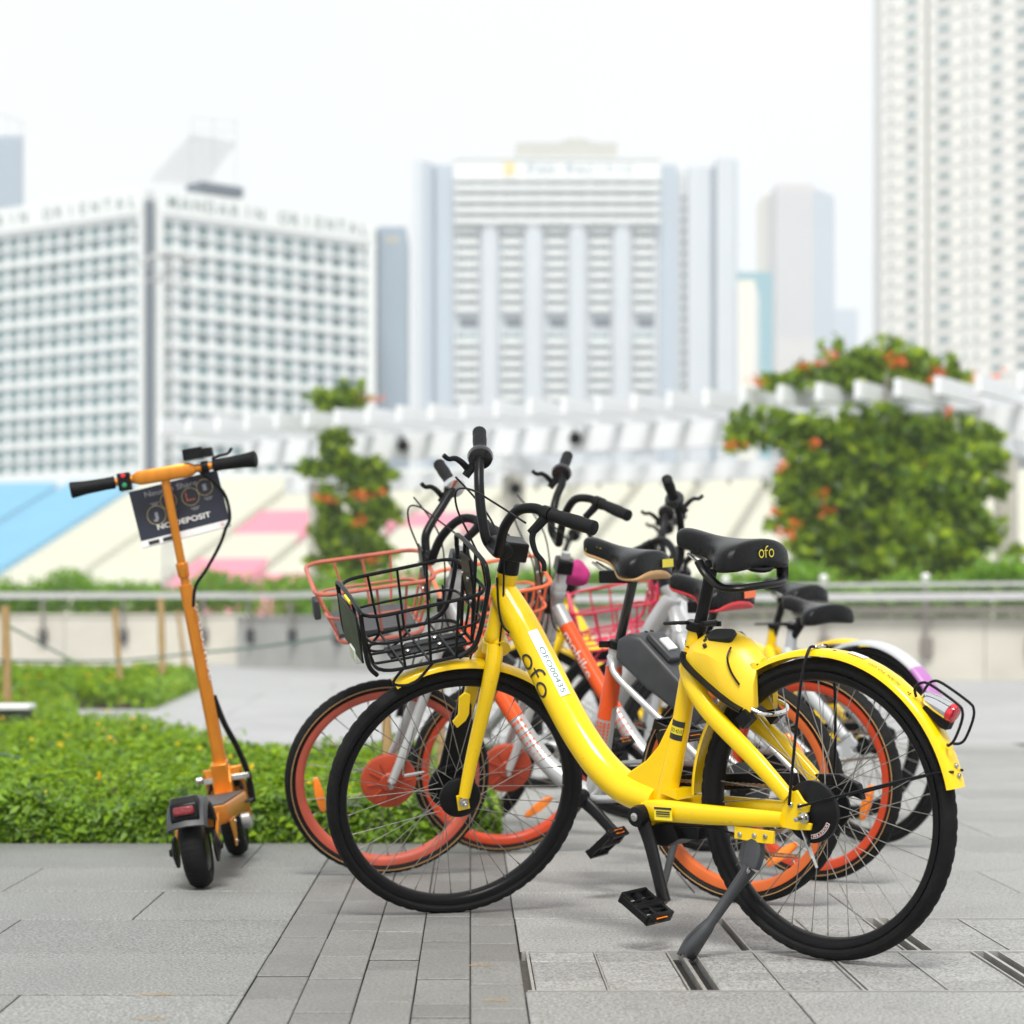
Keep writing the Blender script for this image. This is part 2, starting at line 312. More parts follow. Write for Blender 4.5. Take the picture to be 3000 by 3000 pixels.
def text(mb,txt,fn,w=None,h=None,spacing=1.,bold=0,sub=0):
    """place text through fn(u,v)->point ; u,v centred; fit width w and/or height h"""
    vs,fs,x0,x1,y0,y1=textgeo(txt,1.,spacing,bold)
    if sub:
        bm=bmesh.new(); bv=[bm.verts.new(v) for v in vs]
        for f in fs:
            try: bm.faces.new([bv[i] for i in f])
            except ValueError: pass
        bmesh.ops.triangulate(bm,faces=bm.faces[:])
        bmesh.ops.subdivide_edges(bm,edges=[e for e in bm.edges if e.calc_length()>.12],cuts=sub,use_grid_fill=True); bmesh.ops.triangulate(bm,faces=bm.faces[:])
        bm.verts.index_update(); vs=[tuple(v.co) for v in bm.verts]; fs=[tuple(v.index for v in f.verts) for f in bm.faces]; bm.free()
    sx=w/(x1-x0) if w else None; sy=h/(y1-y0) if h else None
    sx=sx or sy; sy=sy or sx; cx,cy=(x0+x1)/2,(y0+y1)/2
    mb.add([fn((v[0]-cx)*sx,(v[1]-cy)*sy) for v in vs],fs)
def plane_fn(c,u,v): c,u,v=V(c),V(u).normalized(),V(v).normalized(); return lambda a,b:c+u*a+v*b
def sheet(mb,fn,w,h,nu=8,nv=6,round_=0):
    vs=[];fs=[]
    for j in range(nv+1):
        for i in range(nu+1): vs.append(fn(w*(i/nu-.5),h*(j/nv-.5)))
    for j in range(nv):
        for i in range(nu): k=j*(nu+1)+i; fs.append((k,k+1,k+nu+2,k+nu+1))
    mb.add(vs,fs)
def wrap(c,ax,out,r):
    """cylinder surface: u along ax, v around; c on the axis; out = outward direction at v=0"""
    c,ax,out=V(c),V(ax).normalized(),V(out); out=(out-ax*out.dot(ax)).normalized(); side=out.cross(ax).normalized()
    return lambda u,v:c+ax*u+(out*cos(v/r)+side*sin(v/r))*r
# ------------------------------------------------------------------ bike maths
def world_axes(psi,th):
    F=V((-cos(psi),sin(psi),0)); N=V((-sin(psi),-cos(psi),0)); Up=V((0,0,1))*cos(th)+N*sin(th); L=Up.cross(F); return F,L,Up
def bike_matrix(x,y,psi,th,z=0):
    F,L,Up=world_axes(psi,th); m=Matrix((F,L,Up)).transposed().to_4x4(); m.translation=(x,y,z); return m
def steer_T(Q,alpha,delta):
    a=V((-cos(alpha),0,sin(alpha))); return Matrix.Translation(Q)@Matrix.Rotation(delta,4,a)@Matrix.Translation(-V(Q)), a
def wheel(parent,T,hub,Rr,rim_in,tw,rim,nsp=36,hubr=.03,hubmat=None,reflect=(),flange=.03,det=2,tread=True,tyre_in=None,phase=0):
    hub=V(hub); rd=(tyre_in or rim_in+.017)
    # rim (wheel object)
    mb=MB(); d=rd-rim_in; w=tw*.42
    mb.revarc(hub,rim_in,[(0,-w*.35),(.004,-w*.8),(d*.55,-w),(d+.004,-w),(d+.004,w),(d*.55,w),(.004,w*.8),(0,w*.35)],0,2*pi,96 if det>1 else 48,closed=True)
    wh=mb.build('wheel',rim,parent,T)
    # tyre
    mb=MB(); tr=(Rr-rd)/2; prof=[]; n=14 if det>1 else 8
    for k in range(n):
        a=2*pi*k/n; prof.append((tr+cos(a)*tr,sin(a)*tw/2))
    NS=240 if det>1 else 64
    def wob(i,j):
        a=2*pi*j/n; c=cos(a)
        if not tread or det<2: return 0
        if .15<c<.97: return -.0022*((i+(1 if sin(a)>0 else 0)*2)%4<1)
        return 0
    mb.revarc(hub,rd,prof,0,2*pi,NS,wob,closed=True); mb.build('tyre',M['tyre'],wh,T,sharp=30)
    if tyre_in:
        mb=MB(); rs_=rd+tr*1.0; mb.tube([hub+V((cos(q)*rs_,tw/2+.0004,sin(q)*rs_)) for q in [2*pi*k/96 for k in range(96)]],.0013,4,closed=True); mb.build('tyre_stripe',M['tan'],wh,T)
    # hub
    mb=MB(); ax=(0,1,0); fr=hubr
    mb.lathe(hub,ax,[(-.05,.008),(-.045,.012),(-flange-.004,.014),(-flange-.003,fr+.004),(-flange+.003,fr+.004),(-flange+.006,.02),(flange-.006,.02),(flange-.003,fr+.004),(flange+.003,fr+.004),(flange+.004,.014),(.045,.012),(.05,.008)],20,True)
    mb.build('hub',hubmat or M['steel'],wh,T)
    if nsp:
        mb=MB()
        for k in range(nsp):
            side=1 if k%2 else -1; a=2*pi*k/nsp+phase; da=(.62 if (k//2)%2 else -.62)
            p=hub+V((cos(a-da)*fr,side*flange,sin(a-da)*fr)); q=hub+V((cos(a)*(rim_in+.002),side*.004,sin(a)*(rim_in+.002)))
            mb.tube([p,q],.00115 if det>1 else .0014,5 if det>1 else 4,cap=False)
            nd=(p-q).normalized(); mb.tube([q,q+nd*.013],.0021,5,cap=False)
        mb.build('spokes',M['spoke'],wh,T,kind='stuff')
    for a,rr,mm in reflect:
        mb=MB(); c=hub+V((cos(a)*rr,.0,sin(a)*rr)); tdir=V((-sin(a),0,cos(a))); rdir=V((cos(a),0,sin(a)))
        ring=[]; pts=[]
        for k in range(12):
            q=2*pi*k/12; pts.append((math.copysign(abs(cos(q))**.6,cos(q))*.055,math.copysign(abs(sin(q))**.6,sin(q))*.0145))
        for y,sc in((-.008,.9),(-.005,1),(.005,1),(.008,.9)): ring.append([c+tdir*p[0]*sc+rdir*p[1]*sc*(1-.25*(abs(p[0])/.055))+V((0,y,0)) for p in pts])
        mb.loft(ring); mb.build('reflector',mm,wh,T)
    return wh
def bolt(mb,c,ax,r=.006,h=.004):
    mb.lathe(c,ax,[(0,r),(h*.6,r),(h,r*.7),(h*1.02,r*.35),(h*.6,r*.3)],10,True)
def saddle(parent,nose,tail,z,tilt,shell,shellmat,half=.118,deep=.074):
    """nose/tail local x; z top height"""
    n=15; rings=[]; L=nose-tail
    def W(t):  # t 0 tail .. 1 nose
        if t<.06: return half*(.62+.38*(t/.06)**.5)
        if t<.16: return half
        if t<.6: s=(t-.16)/.44; s=s*s*(3-2*s); return half*(1-s)+.033*s
        return .033
    ts=[0,.015,.04,.1,.18,.28,.36,.44,.52,.6,.7,.8,.9,.96,.99,1]
    for t in ts:
        x=tail+L*t; w=W(t); end=1
        if t>.9: end=max(.25,(1-((t-.9)/.1)**2)**.5)
        if t<.04: end=.72+.28*(t/.04)
        w*=end; dp=deep*min(1,W(t)/.06*.6+.3)*end; zt=z+tilt*t+.012*(1-t)**2*0-(1-end)*.018-.010*sin(pi*min(1,t*1.2))
        ring=[]
        for k in range(n+1):   # over the top from -y to +y
            a=pi*k/n; yy=-cos(a)*w; zz=zt-(1-sin(a)**.55)*dp*.95-(.016 if abs(yy)<w*.15 and t<.5 else 0)*0
            ring.append((x,yy,zz))
        lo=zt-dp
        ring+=[(x,w*.86,lo-.001),(x,0,lo+.012),(x,-w*.86,lo-.001)]
        rings.append([V(p) for p in ring])
    mb=MB(); mb.loft(rings); s=mb.build('saddle',M['saddle'],parent,sharp=50)
    sm=s.modifiers.new('s','SUBSURF'); sm.levels=1; sm.render_levels=1
    if shell:
        mb=MB(); pr=[]
        for t in ts:
            x=tail+L*t; w=W(t)*1.0; end=1
            if t>.9: end=max(.25,(1-((t-.9)/.1)**2)**.5)
            if t<.04: end=.72+.28*(t/.04)
            w=w*end+.002; dp=deep*min(1,W(t)/.06*.6+.3)*end; zt=z+tilt*t-(1-end)*.018-.010*sin(pi*min(1,t*1.2)); lo=zt-dp
            pr.append([V((x,-w,lo+.004)),V((x,-w*.97,lo-.012)),V((x,0,lo-.004)),V((x,w*.97,lo-.012)),V((x,w,lo+.004)),V((x,0,lo+.008))])
        mb.loft(pr); sh=mb.build('saddle_shell',shellmat,s); q=sh.modifiers.new('s','SUBSURF'); q.levels=1; q.render_levels=1
    mb=MB()
    for y in(-.022,.022): mb.tube(cat_([(tail+.05*L/.28,y*1.4,z-.045),(tail+.3*L,y,z-.062),(tail+.62*L,y,z-.06),(tail+.88*L,y*.4,z-.03)],5),.0035,8)
    mb.build('saddle_rail',M['steel'],s)
    return s
def grip(mb,a,b,r=.0165,n=14):
    a,b=V(a),V(b); L=(b-a).length; mb.lathe(a,b-a,[(0,r*.92),(.003,r*1.12),(.009,r*1.12),(.014,r*.95),(L*.3,r*1.02),(L*.6,r*1.12),(L*.85,r*1.04),(L-.01,r*1.1),(L-.002,r*1.08),(L,r*.9)],n,True)
def crank_pedal(parent,bb,y,ang,Lc=.17,rollp=.35,cm=None,refl=True,steelend=True):
    s=1 if y>0 else -1; d=V((cos(ang),0,sin(ang))); a=V((bb[0],y,bb[1])); b=a+d*Lc+V((0,s*.022,0))
    mb=MB(); pts=cat_([a,a+d*Lc*.3,a+d*Lc*.7+V((0,s*.012,0)),b],4)
    mb.tube(pts,lerps([(.012,.021),(.011,.018),(.0105,.0165),(.012,.018)],1*4),12,ax=(0,1,0))
    mb.lathe(a-V((0,s*.012,0)),(0,s,0),[(0,.026),(.02,.027),(.032,.023),(.034,.012)],18,True)
    cr=mb.build('crank',cm or M['black'],parent)
    mb=MB(); bolt(mb,a+V((0,s*.022,0)),(0,s,0),.010,.005); mb.build('crank_bolt',M['steel'],cr)
    # pedal
    rm=Matrix.Rotation(rollp,3,'Y'); c=b+V((0,s*.066,0)); mb=MB()
    def P(x,yy,z): return c+rm@V((x,yy,z))
    W2,D2=.044,.043
    for sx in(-1,1):
        mb.tube(cat_([P(sx*W2,-D2*.9,0),P(sx*(W2+.006),-D2*.3,0),P(sx*(W2+.006),D2*.3,0),P(sx*W2,D2*.9,0)],3),(.0065),4,sq=None)
        mb.bar(P(sx*W2,-D2,0),P(sx*W2,D2,0),.009,.026,up=rm@V((0,0,1)))
    for yy in(-D2,0,D2): mb.bar(P(-W2,yy,0),P(W2,yy,0),.009,.018 if yy else .012,up=rm@V((0,0,1)))
    for sx in(-.5,.5): mb.bar(P(sx*W2*1.0,-D2,0),P(sx*W2*.75,D2,0),.006,.01,up=rm@V((0,0,1)))
    mb.cyl(P(0,-D2-.01,0),P(0,D2,0),.0115)
    pd=mb.build('pedal',M['black'],parent,bevel=.0012)
    mb=MB(); mb.cyl(b-V((0,s*.004,0)),b+V((0,s*.022,0)),.006); mb.cyl(c+V((0,s*D2,0)),c+V((0,s*(D2+.004),0)),.009); mb.build('pedal_axle',M['rust'],pd)
    if refl:
        mb=MB()
        for sx in(-1,1): mb.box(P(sx*(W2+.006),0,0),(.004,.038,.012),rm)
        mb.build('reflector',M['reflor'],pd,label='amber pedal reflector')
def wire_basket(parent,T,x0,x1,x0b,x1b,hw,hwb,z0,z1,m,rw=.0042,rt=.0055,raise_=.07,rows=1,nx=3,ny=4,plate=None,bracket=True,floor=True,style=0):
    """front at x1, back at x0; z0 bottom z1 top"""
    def corner(r_,z,t): # rounded rectangle at height fraction t
        a=x0b+(x0-x0b)*t; b=x1b+(x1-x1b)*t; w=hwb+(hw-hwb)*t; rr=min(.05,w*.5); pts=[]
        for cx,cy,a0 in((b-rr,w-rr,0),(a+rr,w-rr,pi/2),(a+rr,-w+rr,pi),(b-rr,-w+rr,3*pi/2)):
            for k in range(5): q=a0+pi/2*k/4; pts.append(V((cx+rr*cos(q),cy+rr*sin(q),z)))
        return pts
    mb=MB()
    mb.tube(corner(0,z1,1),rt,8,closed=True); mb.tube(corner(0,z0,0),rt,8,closed=True)
    for k in range(1,rows+1):
        t=k/(rows+1); mb.tube(corner(0,z0+(z1-z0)*t,t),rw,6,closed=True)
    def rib(x_t,x_b,y_t,y_b): pass
    for k in range(1,nx+1):
        f=k/(nx+1)
        for s in(-1,1):
            mb.tube([(x0+(x1-x0)*f,s*hw,z1),(x0b+(x1b-x0b)*f,s*hwb,z0)],rw,6)
        mb.tube([(x0b+(x1b-x0b)*f,-hwb,z0),(x0b+(x1b-x0b)*f,hwb,z0)],rw,6)
    for k in range(1,ny+1):
        f=-1+2*k/(ny+1)
        mb.tube(cat_([(x1,f*hw,z1),(x1b+.003,f*hwb,z0+.02),(x1b-.03,f*hwb,z0),(x0b+.03,f*hwb,z0),(x0b,f*hwb,z0+.02),(x0,f*hw,z1)],4),rw,6)
    bk=mb.build('basket',m,parent,T)
    mb=MB()
    if raise_:
        for s_x,zz,w_,xb in((x0,z1+raise_,hw*.92,x0b),):
            mb.tube(cat_([(x0b+.06,-w_,z0+.0),(x0b+.01,-w_,z0+.03),(s_x,-w_,z1),(s_x-.005,-w_,zz-.03),(s_x-.005,-w_+.035,zz),(s_x-.005,w_-.035,zz),(s_x-.005,w_,zz-.03),(s_x,w_,z1),(x0b+.01,w_,z0+.03),(x0b+.06,w_,z0)],5),rt*1.25,10)
            for s in(-1,1): mb.tube([(s_x-.005,s*.05,zz),(x0b,s*.05,z0)],rt,8)
        mb.build('basket_back_frame',m,bk,T)
    if style==1:   # front frame loop carrying the plate
        mb=MB(); xf=x1+.006
        mb.tube(cat_([(xf-.02,-hw*.75,z0-.01),(xf,-hw*.82,z0+.03),(xf,-hw*.82,z1-.02),(xf,-hw*.7,z1+.012),(xf,hw*.7,z1+.012),(xf,hw*.82,z1-.02),(xf,hw*.82,z0+.03),(xf-.02,hw*.75,z0-.01)],5),rt*1.2,10)
        for s in(-1,1): mb.tube(cat_([(x1b-.06,s*hwb*.96,z0-.002),(x1b-.03,s*hwb*.96,z0-.035),(x1b-.08,s*hwb*.96,z0-.045),(x1b-.14,s*hwb*.9,z0-.003)],5),rw,6)
        mb.build('basket_front_frame',m,bk,T)
    if bracket:
        mb=MB(); mb.box(((x0+x0b)/2-.006,0,(z0+z1)/2+.06),(.006,.085,(z1-z0)*.9)); mb.box(((x0b+x1b)/2-.02,0,z0-.006),(x1b-x0b-.06,.075,.006))
        b_=mb.build('basket_bracket',M['black'] if m is not M['magenta'] else M['magenta'],bk,T,bevel=.001)
        mb=MB()
        for yy in(-.025,.025):
            for zz in(.35,.75): bolt(mb,((x0+x0b)/2+0.0,yy,z0+(z1-z0)*(zz+.25)),(1,0,0),.006)
            for xx in(.3,.62): bolt(mb,(x0b+(x1b-x0b)*xx,yy,z0-.001),(0,0,1),.006)
        mb.build('bolts',M['steel'],b_,T,kind='stuff')
    return bk
def fender(parent,T,hub,Rf,a0,a1,w,m,n=44,name='fender',dep=.014,flare=0):
    prof=[(-dep,-w/2),(-dep*.35,-w/2*.93),(0,-w/2*.6),(.002,0),(0,w/2*.6),(-dep*.35,w/2*.93),(-dep,w/2),(-dep+.001,w/2-.0025),(-dep*.35-.002,w/2*.93-.003),(-.0025,w/2*.55),(-.001,0),(-.0025,-w/2*.55),(-dep*.35-.002,-w/2*.93+.003),(-dep+.001,-w/2+.0025)]
    mb=MB(); mb.revarc(hub,Rf,prof,a0,a1,n); return mb.build(name,m,parent,T,sharp=60)
def lever(mb,base,tip_dir,out,ln=.11):
    base=V(base); d=V(tip_dir).normalized(); o=V(out).normalized()
    mb.tube(cat_([base,base+o*.020+d*.01,base+o*.030+d*ln*.45,base+o*.026+d*ln*.82,base+o*.036+d*ln],5),lerps([(.009,.009),(.0085,.008),(.0065,.007),(.0058,.0065),(.006,.006)],5),8)
def handlebar(root,T,bar,det,off=(0,0,0),bellm='blackgloss',pts2=None):
    mb=MB(); nr=[(.948,.030,.936),(.946,.048,.955),(.935,.080,1.015),(.908,.115,1.060),(.875,.150,1.070),(.848,.19,1.060),(.777,.30,1.042)]
    fa=[(.948,-.030,.936),(.955,-.044,.96),(.950,-.075,1.02),(.938,-.11,1.075),(.922,-.15,1.11),(.906,-.19,1.126),(.874,-.30,1.150)]
    T=T@Matrix.Translation(off)
    if pts2: nr,fa=pts2
    if bar=='high': nr=[(x,y,z+max(0,(z-.93))*.55) for x,y,z in nr]; fa=[(x,y,z+max(0,(z-.93))*.1) for x,y,z in fa]
    mb.tube(cat_(list(reversed(nr))+fa,5),.0125,14)
    hb=mb.build('handlebar',M['black'],root,T)
    for pts in(nr,fa):
        mb=MB(); g0=V(pts[-2]).lerp(V(pts[-1]),.02); g1=V(pts[-1]); grip(mb,g0,g1+(g1-g0)*.02,.0165); mb.build('grip',M['blackmatte'],hb,T)
        d=(g1-g0).normalized(); mb=MB(); b0=g0-d*.012; mb.lathe(b0-d*.012,d,[(0,.0165),(0,.018),(.022,.018),(.022,.0165)],14,True)
        mb.tube(cat_([b0+V((.004,0,-.006)),b0+V((.022,0,-.022)),b0+V((.044,0,-.042))-d*.004],4),lerps([.014,.0125,.011],4),8)
        lever(mb,b0+V((.034,0,-.030)),d*.6+V((.0,0,-.85)) if pts is nr else V((.85,0,.28)),V((.5,0,-.5)) if pts is nr else V((.1,0,.35)),.085 if pts is nr else .052); mb.build('brake_lever',M['black'],hb,T)
        mb=MB(); mb.lathe(b0+V((0,0,0)),(0,1,0),[(-.001,.003),(.001,.003)],6)
    d=(V(fa[-1])-V(fa[-2])).normalized(); mb=MB(); mb.lathe(V(fa[-2])-d*.028,d,[(0,.014),(.002,.030),(.014,.033),(.022,.030),(.03,.020),(.033,.014)],26,True); mb.build('bell',M[bellm],hb,T)
    if det>1:
        mb=MB()
        mb.tube(cat_([(.905,.172,1.045),(.955,.10,1.085),(.99,.02,1.105),(1.012,-.045,1.09),(1.015,-.05,1.04),(.998,-.02,.97),(.985,.01,.90),(.995,.03,.80),(1.03,.02,.72),(1.06,-.03,.60),(1.085,-.045,.50)],6),.0026,8)
        mb.tube(cat_([(.98,-.175,1.085),(.945,-.13,1.03),(.93,-.05,.985),(.935,.025,.93),(.945,.04,.86),(.965,.035,.74),(1.0,.05,.64),(1.03,.068,.60)],6),.0026,8)
        mb.build('cable',M['black'],root,T)
        mb=MB(); mb.tube(cat_([(.93,.03,.86),(.915,.045,.79),(.905,.045,.745),(.885,.043,.725)],4),.0028,8); mb.build('frame_cable',M['black'],root); mb=MB(); mb.tube(cat_([(.44,.03,.27),(.3,.055,.285),(.2,.06,.275)],3),.0026,6); mb.build('frame_cable',M['black'],root)
# ------------------------------------------------------------------ the yellow city bike
def city_bike(name,label,mw,delta=R_(60.6),fm='yellow',fen='yellow',fen_tip=None,rimm='rimblack',text_on=False,det=2,basket='black',bar='riser',lockbox=True,sad_z=.935,shellm=None,group=None,seatmark=False,front_fender=True,kick=True,ped=-1.96,lamp=True,downtube_r=.041,chainside=True):
    root=empty(name,mw); tag(root,label,'bicycle',group); fmm=M[fm]
    Q=V((.950,0,.787)); T,a=steer_T(Q,R_(71.5),delta); hub=V((1.127,0,.324)); rh=V((0,0,.335)); BB=(.468,.302)
    # --- frame
    n=5; mb=MB(); dt=[(.945,0,.835),(.932,0,.812),(.88,0,.742),(.823,0,.652),(.767,0,.562),(.706,0,.474),(.64,0,.402),(.563,0,.352),(.475,0,.327)]
    r=[.030,.036,.040,.041,.041,.041,.041,.040,.036]; mb.tube(cat_(dt,n),lerps([(x*downtube_r/.041,x*1.06*downtube_r/.041) for x in r] if 0 else [x*downtube_r/.041 for x in r],n),24,ax=(0,1,0))
    fr=mb.build('frame',fmm,root,sharp=50)
    mb=MB(); mb.lathe(Q-a*.092,a,[(0,.0235),(.004,.0265),(.02,.0265),(.024,.0245),(.15,.0245),(.155,.027),(.178,.027),(.181,.024)],24,True); mb.build('head_tube',fmm,fr)
    mb=MB(); st=[(.452,0,.325),(.405,0,.47),(.365,0,.62),(.345,0,.70),(.338,0,.735)]; mb.tube(cat_(st,4),lerps([.026,.0225,.021,.0195,.0185],4),20)
    mb.build('seat_tube',fmm,fr)
    mb=MB(); gz=[(.575,.372),(.535,.40),(.49,.425),(.452,.46),(.425,.50),(.405,.53),(.415,.44),(.45,.33),(.52,.34)]
    mb.loft([[(x,y,z) for x,z in gz] for y in(-.017,.017)]); mb.build('gusset',fmm,fr,bevel=.004)
    mb=MB(); mb.cyl((BB[0],-.046,BB[1]),(BB[0],.046,BB[1]),.0285,24); mb.build('bottom_bracket',fmm,fr)
    def sq(l,m_): return lerps(l,m_)
    for s in(1,-1):
        mb=MB(); y=.068
        mb.tube(cat_([(.358,s*.014,.650),(.318,s*.043,.606),(.257,s*.057,.543),(.130,s*y,.444),(.045,s*y,.366)],5),sq([(.017,.021),(.018,.0235),(.016,.022),(.0145,.020),(.012,.017)],5),14,ax=(0,1,0),sq=.8)
        mb.build('seat_stay',fmm,fr)
        mb=MB(); mb.tube(cat_([(.475,s*.036,.308),(.41,s*.06,.316),(.245,s*.071,.316),(.06,s*.071,.317)],5),sq([(.02,.026),(.019,.026),(.016,.0225),(.010,.017)],5),14,ax=(0,1,0),sq=.8)
        if s>0: mb.prism([(.39,.338),(.44,.352),(.42,.362),(.395,.362)],-.03,.03)
        mb.build('chain_stay',fmm,fr)
        mb=MB(); pr=[(.062,.335),(.066,.30),(.03,.296),(-.012,.298),(-.016,.312),(.012,.316),(.016,.334),(-.008,.337),(-.012,.352),(.004,.362),(.02,.384),(.048,.374),(.058,.352)]
        mb.prism(pr,s*.0655,s*.0725); mb.build('dropout',fmm,fr,bevel=.001)
    if det>1:
        mb=MB()
        for x,z in((.036,.352),(.012,.349)): bolt(mb,(x,.0725,z),(0,1,0),.0065,.005)
        mb.lathe((.0,.0725,.325),(0,1,0),[(0,.012),(.004,.012),(.0045,.010),(.012,.010),(.013,.0055),(.034,.0055),(.035,.004)],16,True)
        mb.build('axle_nut',M['steel'],fr)
    # --- seat
    mb=MB(); mb.tube([(.34,0,.70),(.283,0,sad_z-.055)],.0145,16); mb.build('seat_post',M['black'],root)
    mb=MB(); mb.lathe((.3385,0,.728),(-.26,0,.96),[(0,.0225),(.002,.0245),(.02,.0245),(.022,.0225)],18,True); mb.cyl((.30,.026,.745),(.30,-.026,.745),.007); mb.box((.30,-.03,.742),(.02,.008,.012)); mb.tube(cat_([(.345,.024,.748),(.37,.034,.748),(.40,.034,.747)],3),[(.010,.005)]*7,6)
    mb.build('seat_clamp',M['black'],root,bevel=.001)
    sd=saddle(root,.375,.135,sad_z,.034,shellm is not None,M[shellm] if shellm else None)
    if lockbox:    # hanging handle loop of the saddle
        hz=sad_z
        mb=MB(); mb.tube(cat_([(.255,.085,hz-.045),(.235,.084,hz-.075),(.195,.088,hz-.103),(.158,.080,hz-.108),(.137,.05,hz-.106),(.132,0,hz-.104),(.137,-.05,hz-.102),(.150,-.080,hz-.098),(.158,-.095,hz-.080),(.160,-.098,hz-.045)],5),[(.014,.0085)]*46,10)
        mb.tube(cat_([(.165,.05,hz-.045),(.15,.03,hz-.066),(.148,-.03,hz-.070),(.155,-.06,hz-.05)],4),.007,8)
        mb.build('saddle_handle',M['black'],sd)
    mb=MB(); mb.box((.275,0,sad_z-.058),(.05,.05,.02)); mb.cyl((.275,-.03,sad_z-.055),(.275,.03,sad_z-.055),.011); mb.build('saddle_clamp',M['black'],root,bevel=.002)
    # --- rear wheel
    wheel(root,None,rh,.335,.284,.046,M[rimm],36 if det>1 else 28,.045 if text_on else .028,M['black'],[(R_(200),.215,M['reflw'])] if 0 else [],.028,det)
    if text_on:
        mb=MB(); mb.lathe((0,.034,.335),(0,1,0),[(0,.04),(0,.064),(.005,.069),(.016,.069),(.021,.062),(.022,.03),(.026,.025)],36,True); dr=mb.build('drum_brake',M['black'],root)
        mb=MB(); Rb=.083
        def arcfn(am): return lambda u,v:V((cos(am-u/.054)*(.054+v),.0569,.335+sin(am-u/.054)*(.054+v)))
        sheet(mb,arcfn(R_(-125)),.060,.0095,12,1); mb.build('brake_label',M['inkwhite'],dr)
        mb=MB(); sheet(mb,lambda u,v:arcfn(R_(-125))(u,v)+V((0,.0006,0)),.057,.0072,12,1); mb.build('brake_label_band',M['redlamp'],dr)
        mb=MB(); text(mb,'ROLLER',lambda u,v:arcfn(R_(-125))(-u,-v)+V((0,.0012,0)),w=.05,h=.005); mb.build('brake_lettering',M['inkwhite'],dr)
        mb=MB(); mb.bar((.035,.062,.31),(.07,.062,.285),.004,.012,up=(0,1,0)); mb.bar((.02,.064,.315),(-.012,.066,.235),.004,.013,up=(0,1,0)); mb.bar((-.012,.066,.24),(-.022,.066,.215),.003,.008,up=(0,1,0)); mb.build('brake_arm',M['steel'],dr,bevel=.001)
        mb=MB(); pts=[]
        for k in range(90): q=k*2*pi/6; pts.append((.10-.075*k/90,.062+.005*cos(q),.236+.005*sin(q)))
        mb.tube(pts,.0011,5); mb.tube([(.18,.062,.26),(.10,.062,.236)],.0015,6); mb.build('brake_spring',M['rust'],dr)
    if chainside:
        mb=MB(); pr=[(.53,.27),(.545,.31),(.52,.36),(.44,.385),(.2,.40),(.0,.405),(-.05,.385),(-.06,.35),(-.03,.36),(.2,.365),(.42,.345),(.46,.30)]
        mb.prism(pr,-.058,-.078); mb.build('chain_guard',M['black'],root,bevel=.003)
        mb=MB(); mb.lathe((BB[0],-.052,BB[1]),(0,-1,0),[(0,.03),(0,.075),(.006,.078),(.012,.072),(.014,.02)],36,True); mb.build('chain_ring',M['black'],root)
        mb=MB()
        for k in range(62):
            t=k/61; x=.46*(1-t); z=.232+.06*t; mb.box((x,-.046,z),(.0065,.006,.0085 if k%2 else .006))
            mb.box((x,-.046,.372-.0*t),(.0065,.006,.0085 if k%2 else .006))
        mb.build('chain',M['rust'],root,kind='stuff')
        mb=MB(); mb.box((.40,0,.262),(.13,.05,.03)); mb.prism([(.40,.29),(.47,.275),(.47,.235),(.42,.228),(.38,.25)],-.04,.045); mb.build('lower_cover',M['black'],root,bevel=.004)
    # --- fenders
    fr0,fr1=(.05,2.96) if not fen_tip else (.3,2.3)
    fd=fender(root,None,rh,.354,fr0,fr1,.062,M[fen],60,'rear_fender')
    if fen_tip: fender(fd,None,rh,.3545,fr1-.02,fr1+.5,.064,M[fen_tip],18,'fender_tip')
    if det>1 and not fen_tip:
        mb=MB(); fx=lambda am,r: V((cos(am)*r,0,.335+sin(am)*r))
        for s in(1,-1):
            mb.tube(cat_([(.036,s*.08,.352),(.02,s*.078,.46),(.004,s*.062,.62),(0,s*.036,.688),(-.002,s*.014,.694)],4),.0034,8)
            mb.tube(cat_([(.012,s*.08,.349),(-.15,s*.062,.392),(-.30,s*.036,.43),(-.345,s*.016,.434)],4),.003,8)
        mb.build('fender_stay',M['black'],fd)
        mb=MB()
        for y in(-.012,.012): bolt(mb,fx(R_(90.5),.356)+V((0,y,0)),(0,0,1),.006,.006)
        for am in(162,165.5): bolt(mb,fx(R_(am),.356),(-1,0,.3),.0055,.006)
        mb.box(fx(R_(90.5),.358),(.014,.032,.004)); mb.build('fender_bolt',M['steel'],fd)
    if lamp and det>1:
        A0=V((-.268,0,.590)); A1=V((-.350,0,.548)); ax=(A1-A0).normalized()
        mb=MB(); mb.lathe(A0,ax,[(-.004,.004),(0,.010),(.012,.016),(.04,.0195),(.070,.021),(.072,.018)],24,True); lp=mb.build('tail_lamp',M['chrome'],root)
        mb=MB(); mb.lathe(A0+ax*.071,ax,[(0,.0205),(.006,.0205),(.012,.019),(.014,.006)],24,True); mb.build('lamp_lens',M['reflred'],lp)
        mb=MB(); mb.prism([(-.268,.566),(-.30,.59),(-.345,.557),(-.325,.520),(-.31,.525)],-.012,.012); mb.build('lamp_bracket',M['black'],lp,bevel=.002)
        mb=MB()
        g0=V((-.258,0,.586)); g1=V((-.338,0,.478))
        for y in(-.022,.022): mb.tube(cat_([(-.255,y*.5,.590),(-.260,y,.608),(-.276,y,.620),(-.300,y,.616),(-.362,y,.578),(-.374,y,.562),(-.370,y,.538),(-.352,y,.502),(-.338,y,.490),(-.328,y*.5,.490)],4),.0031,8)
        mb.build('lamp_guard',M['black'],lp)
    if front_fender: fender(root,T,hub,.352,R_(70),R_(150),.058,M[fen],36,'front_fender',dep=.013)
    # --- fork + front wheel
    mb=MB()
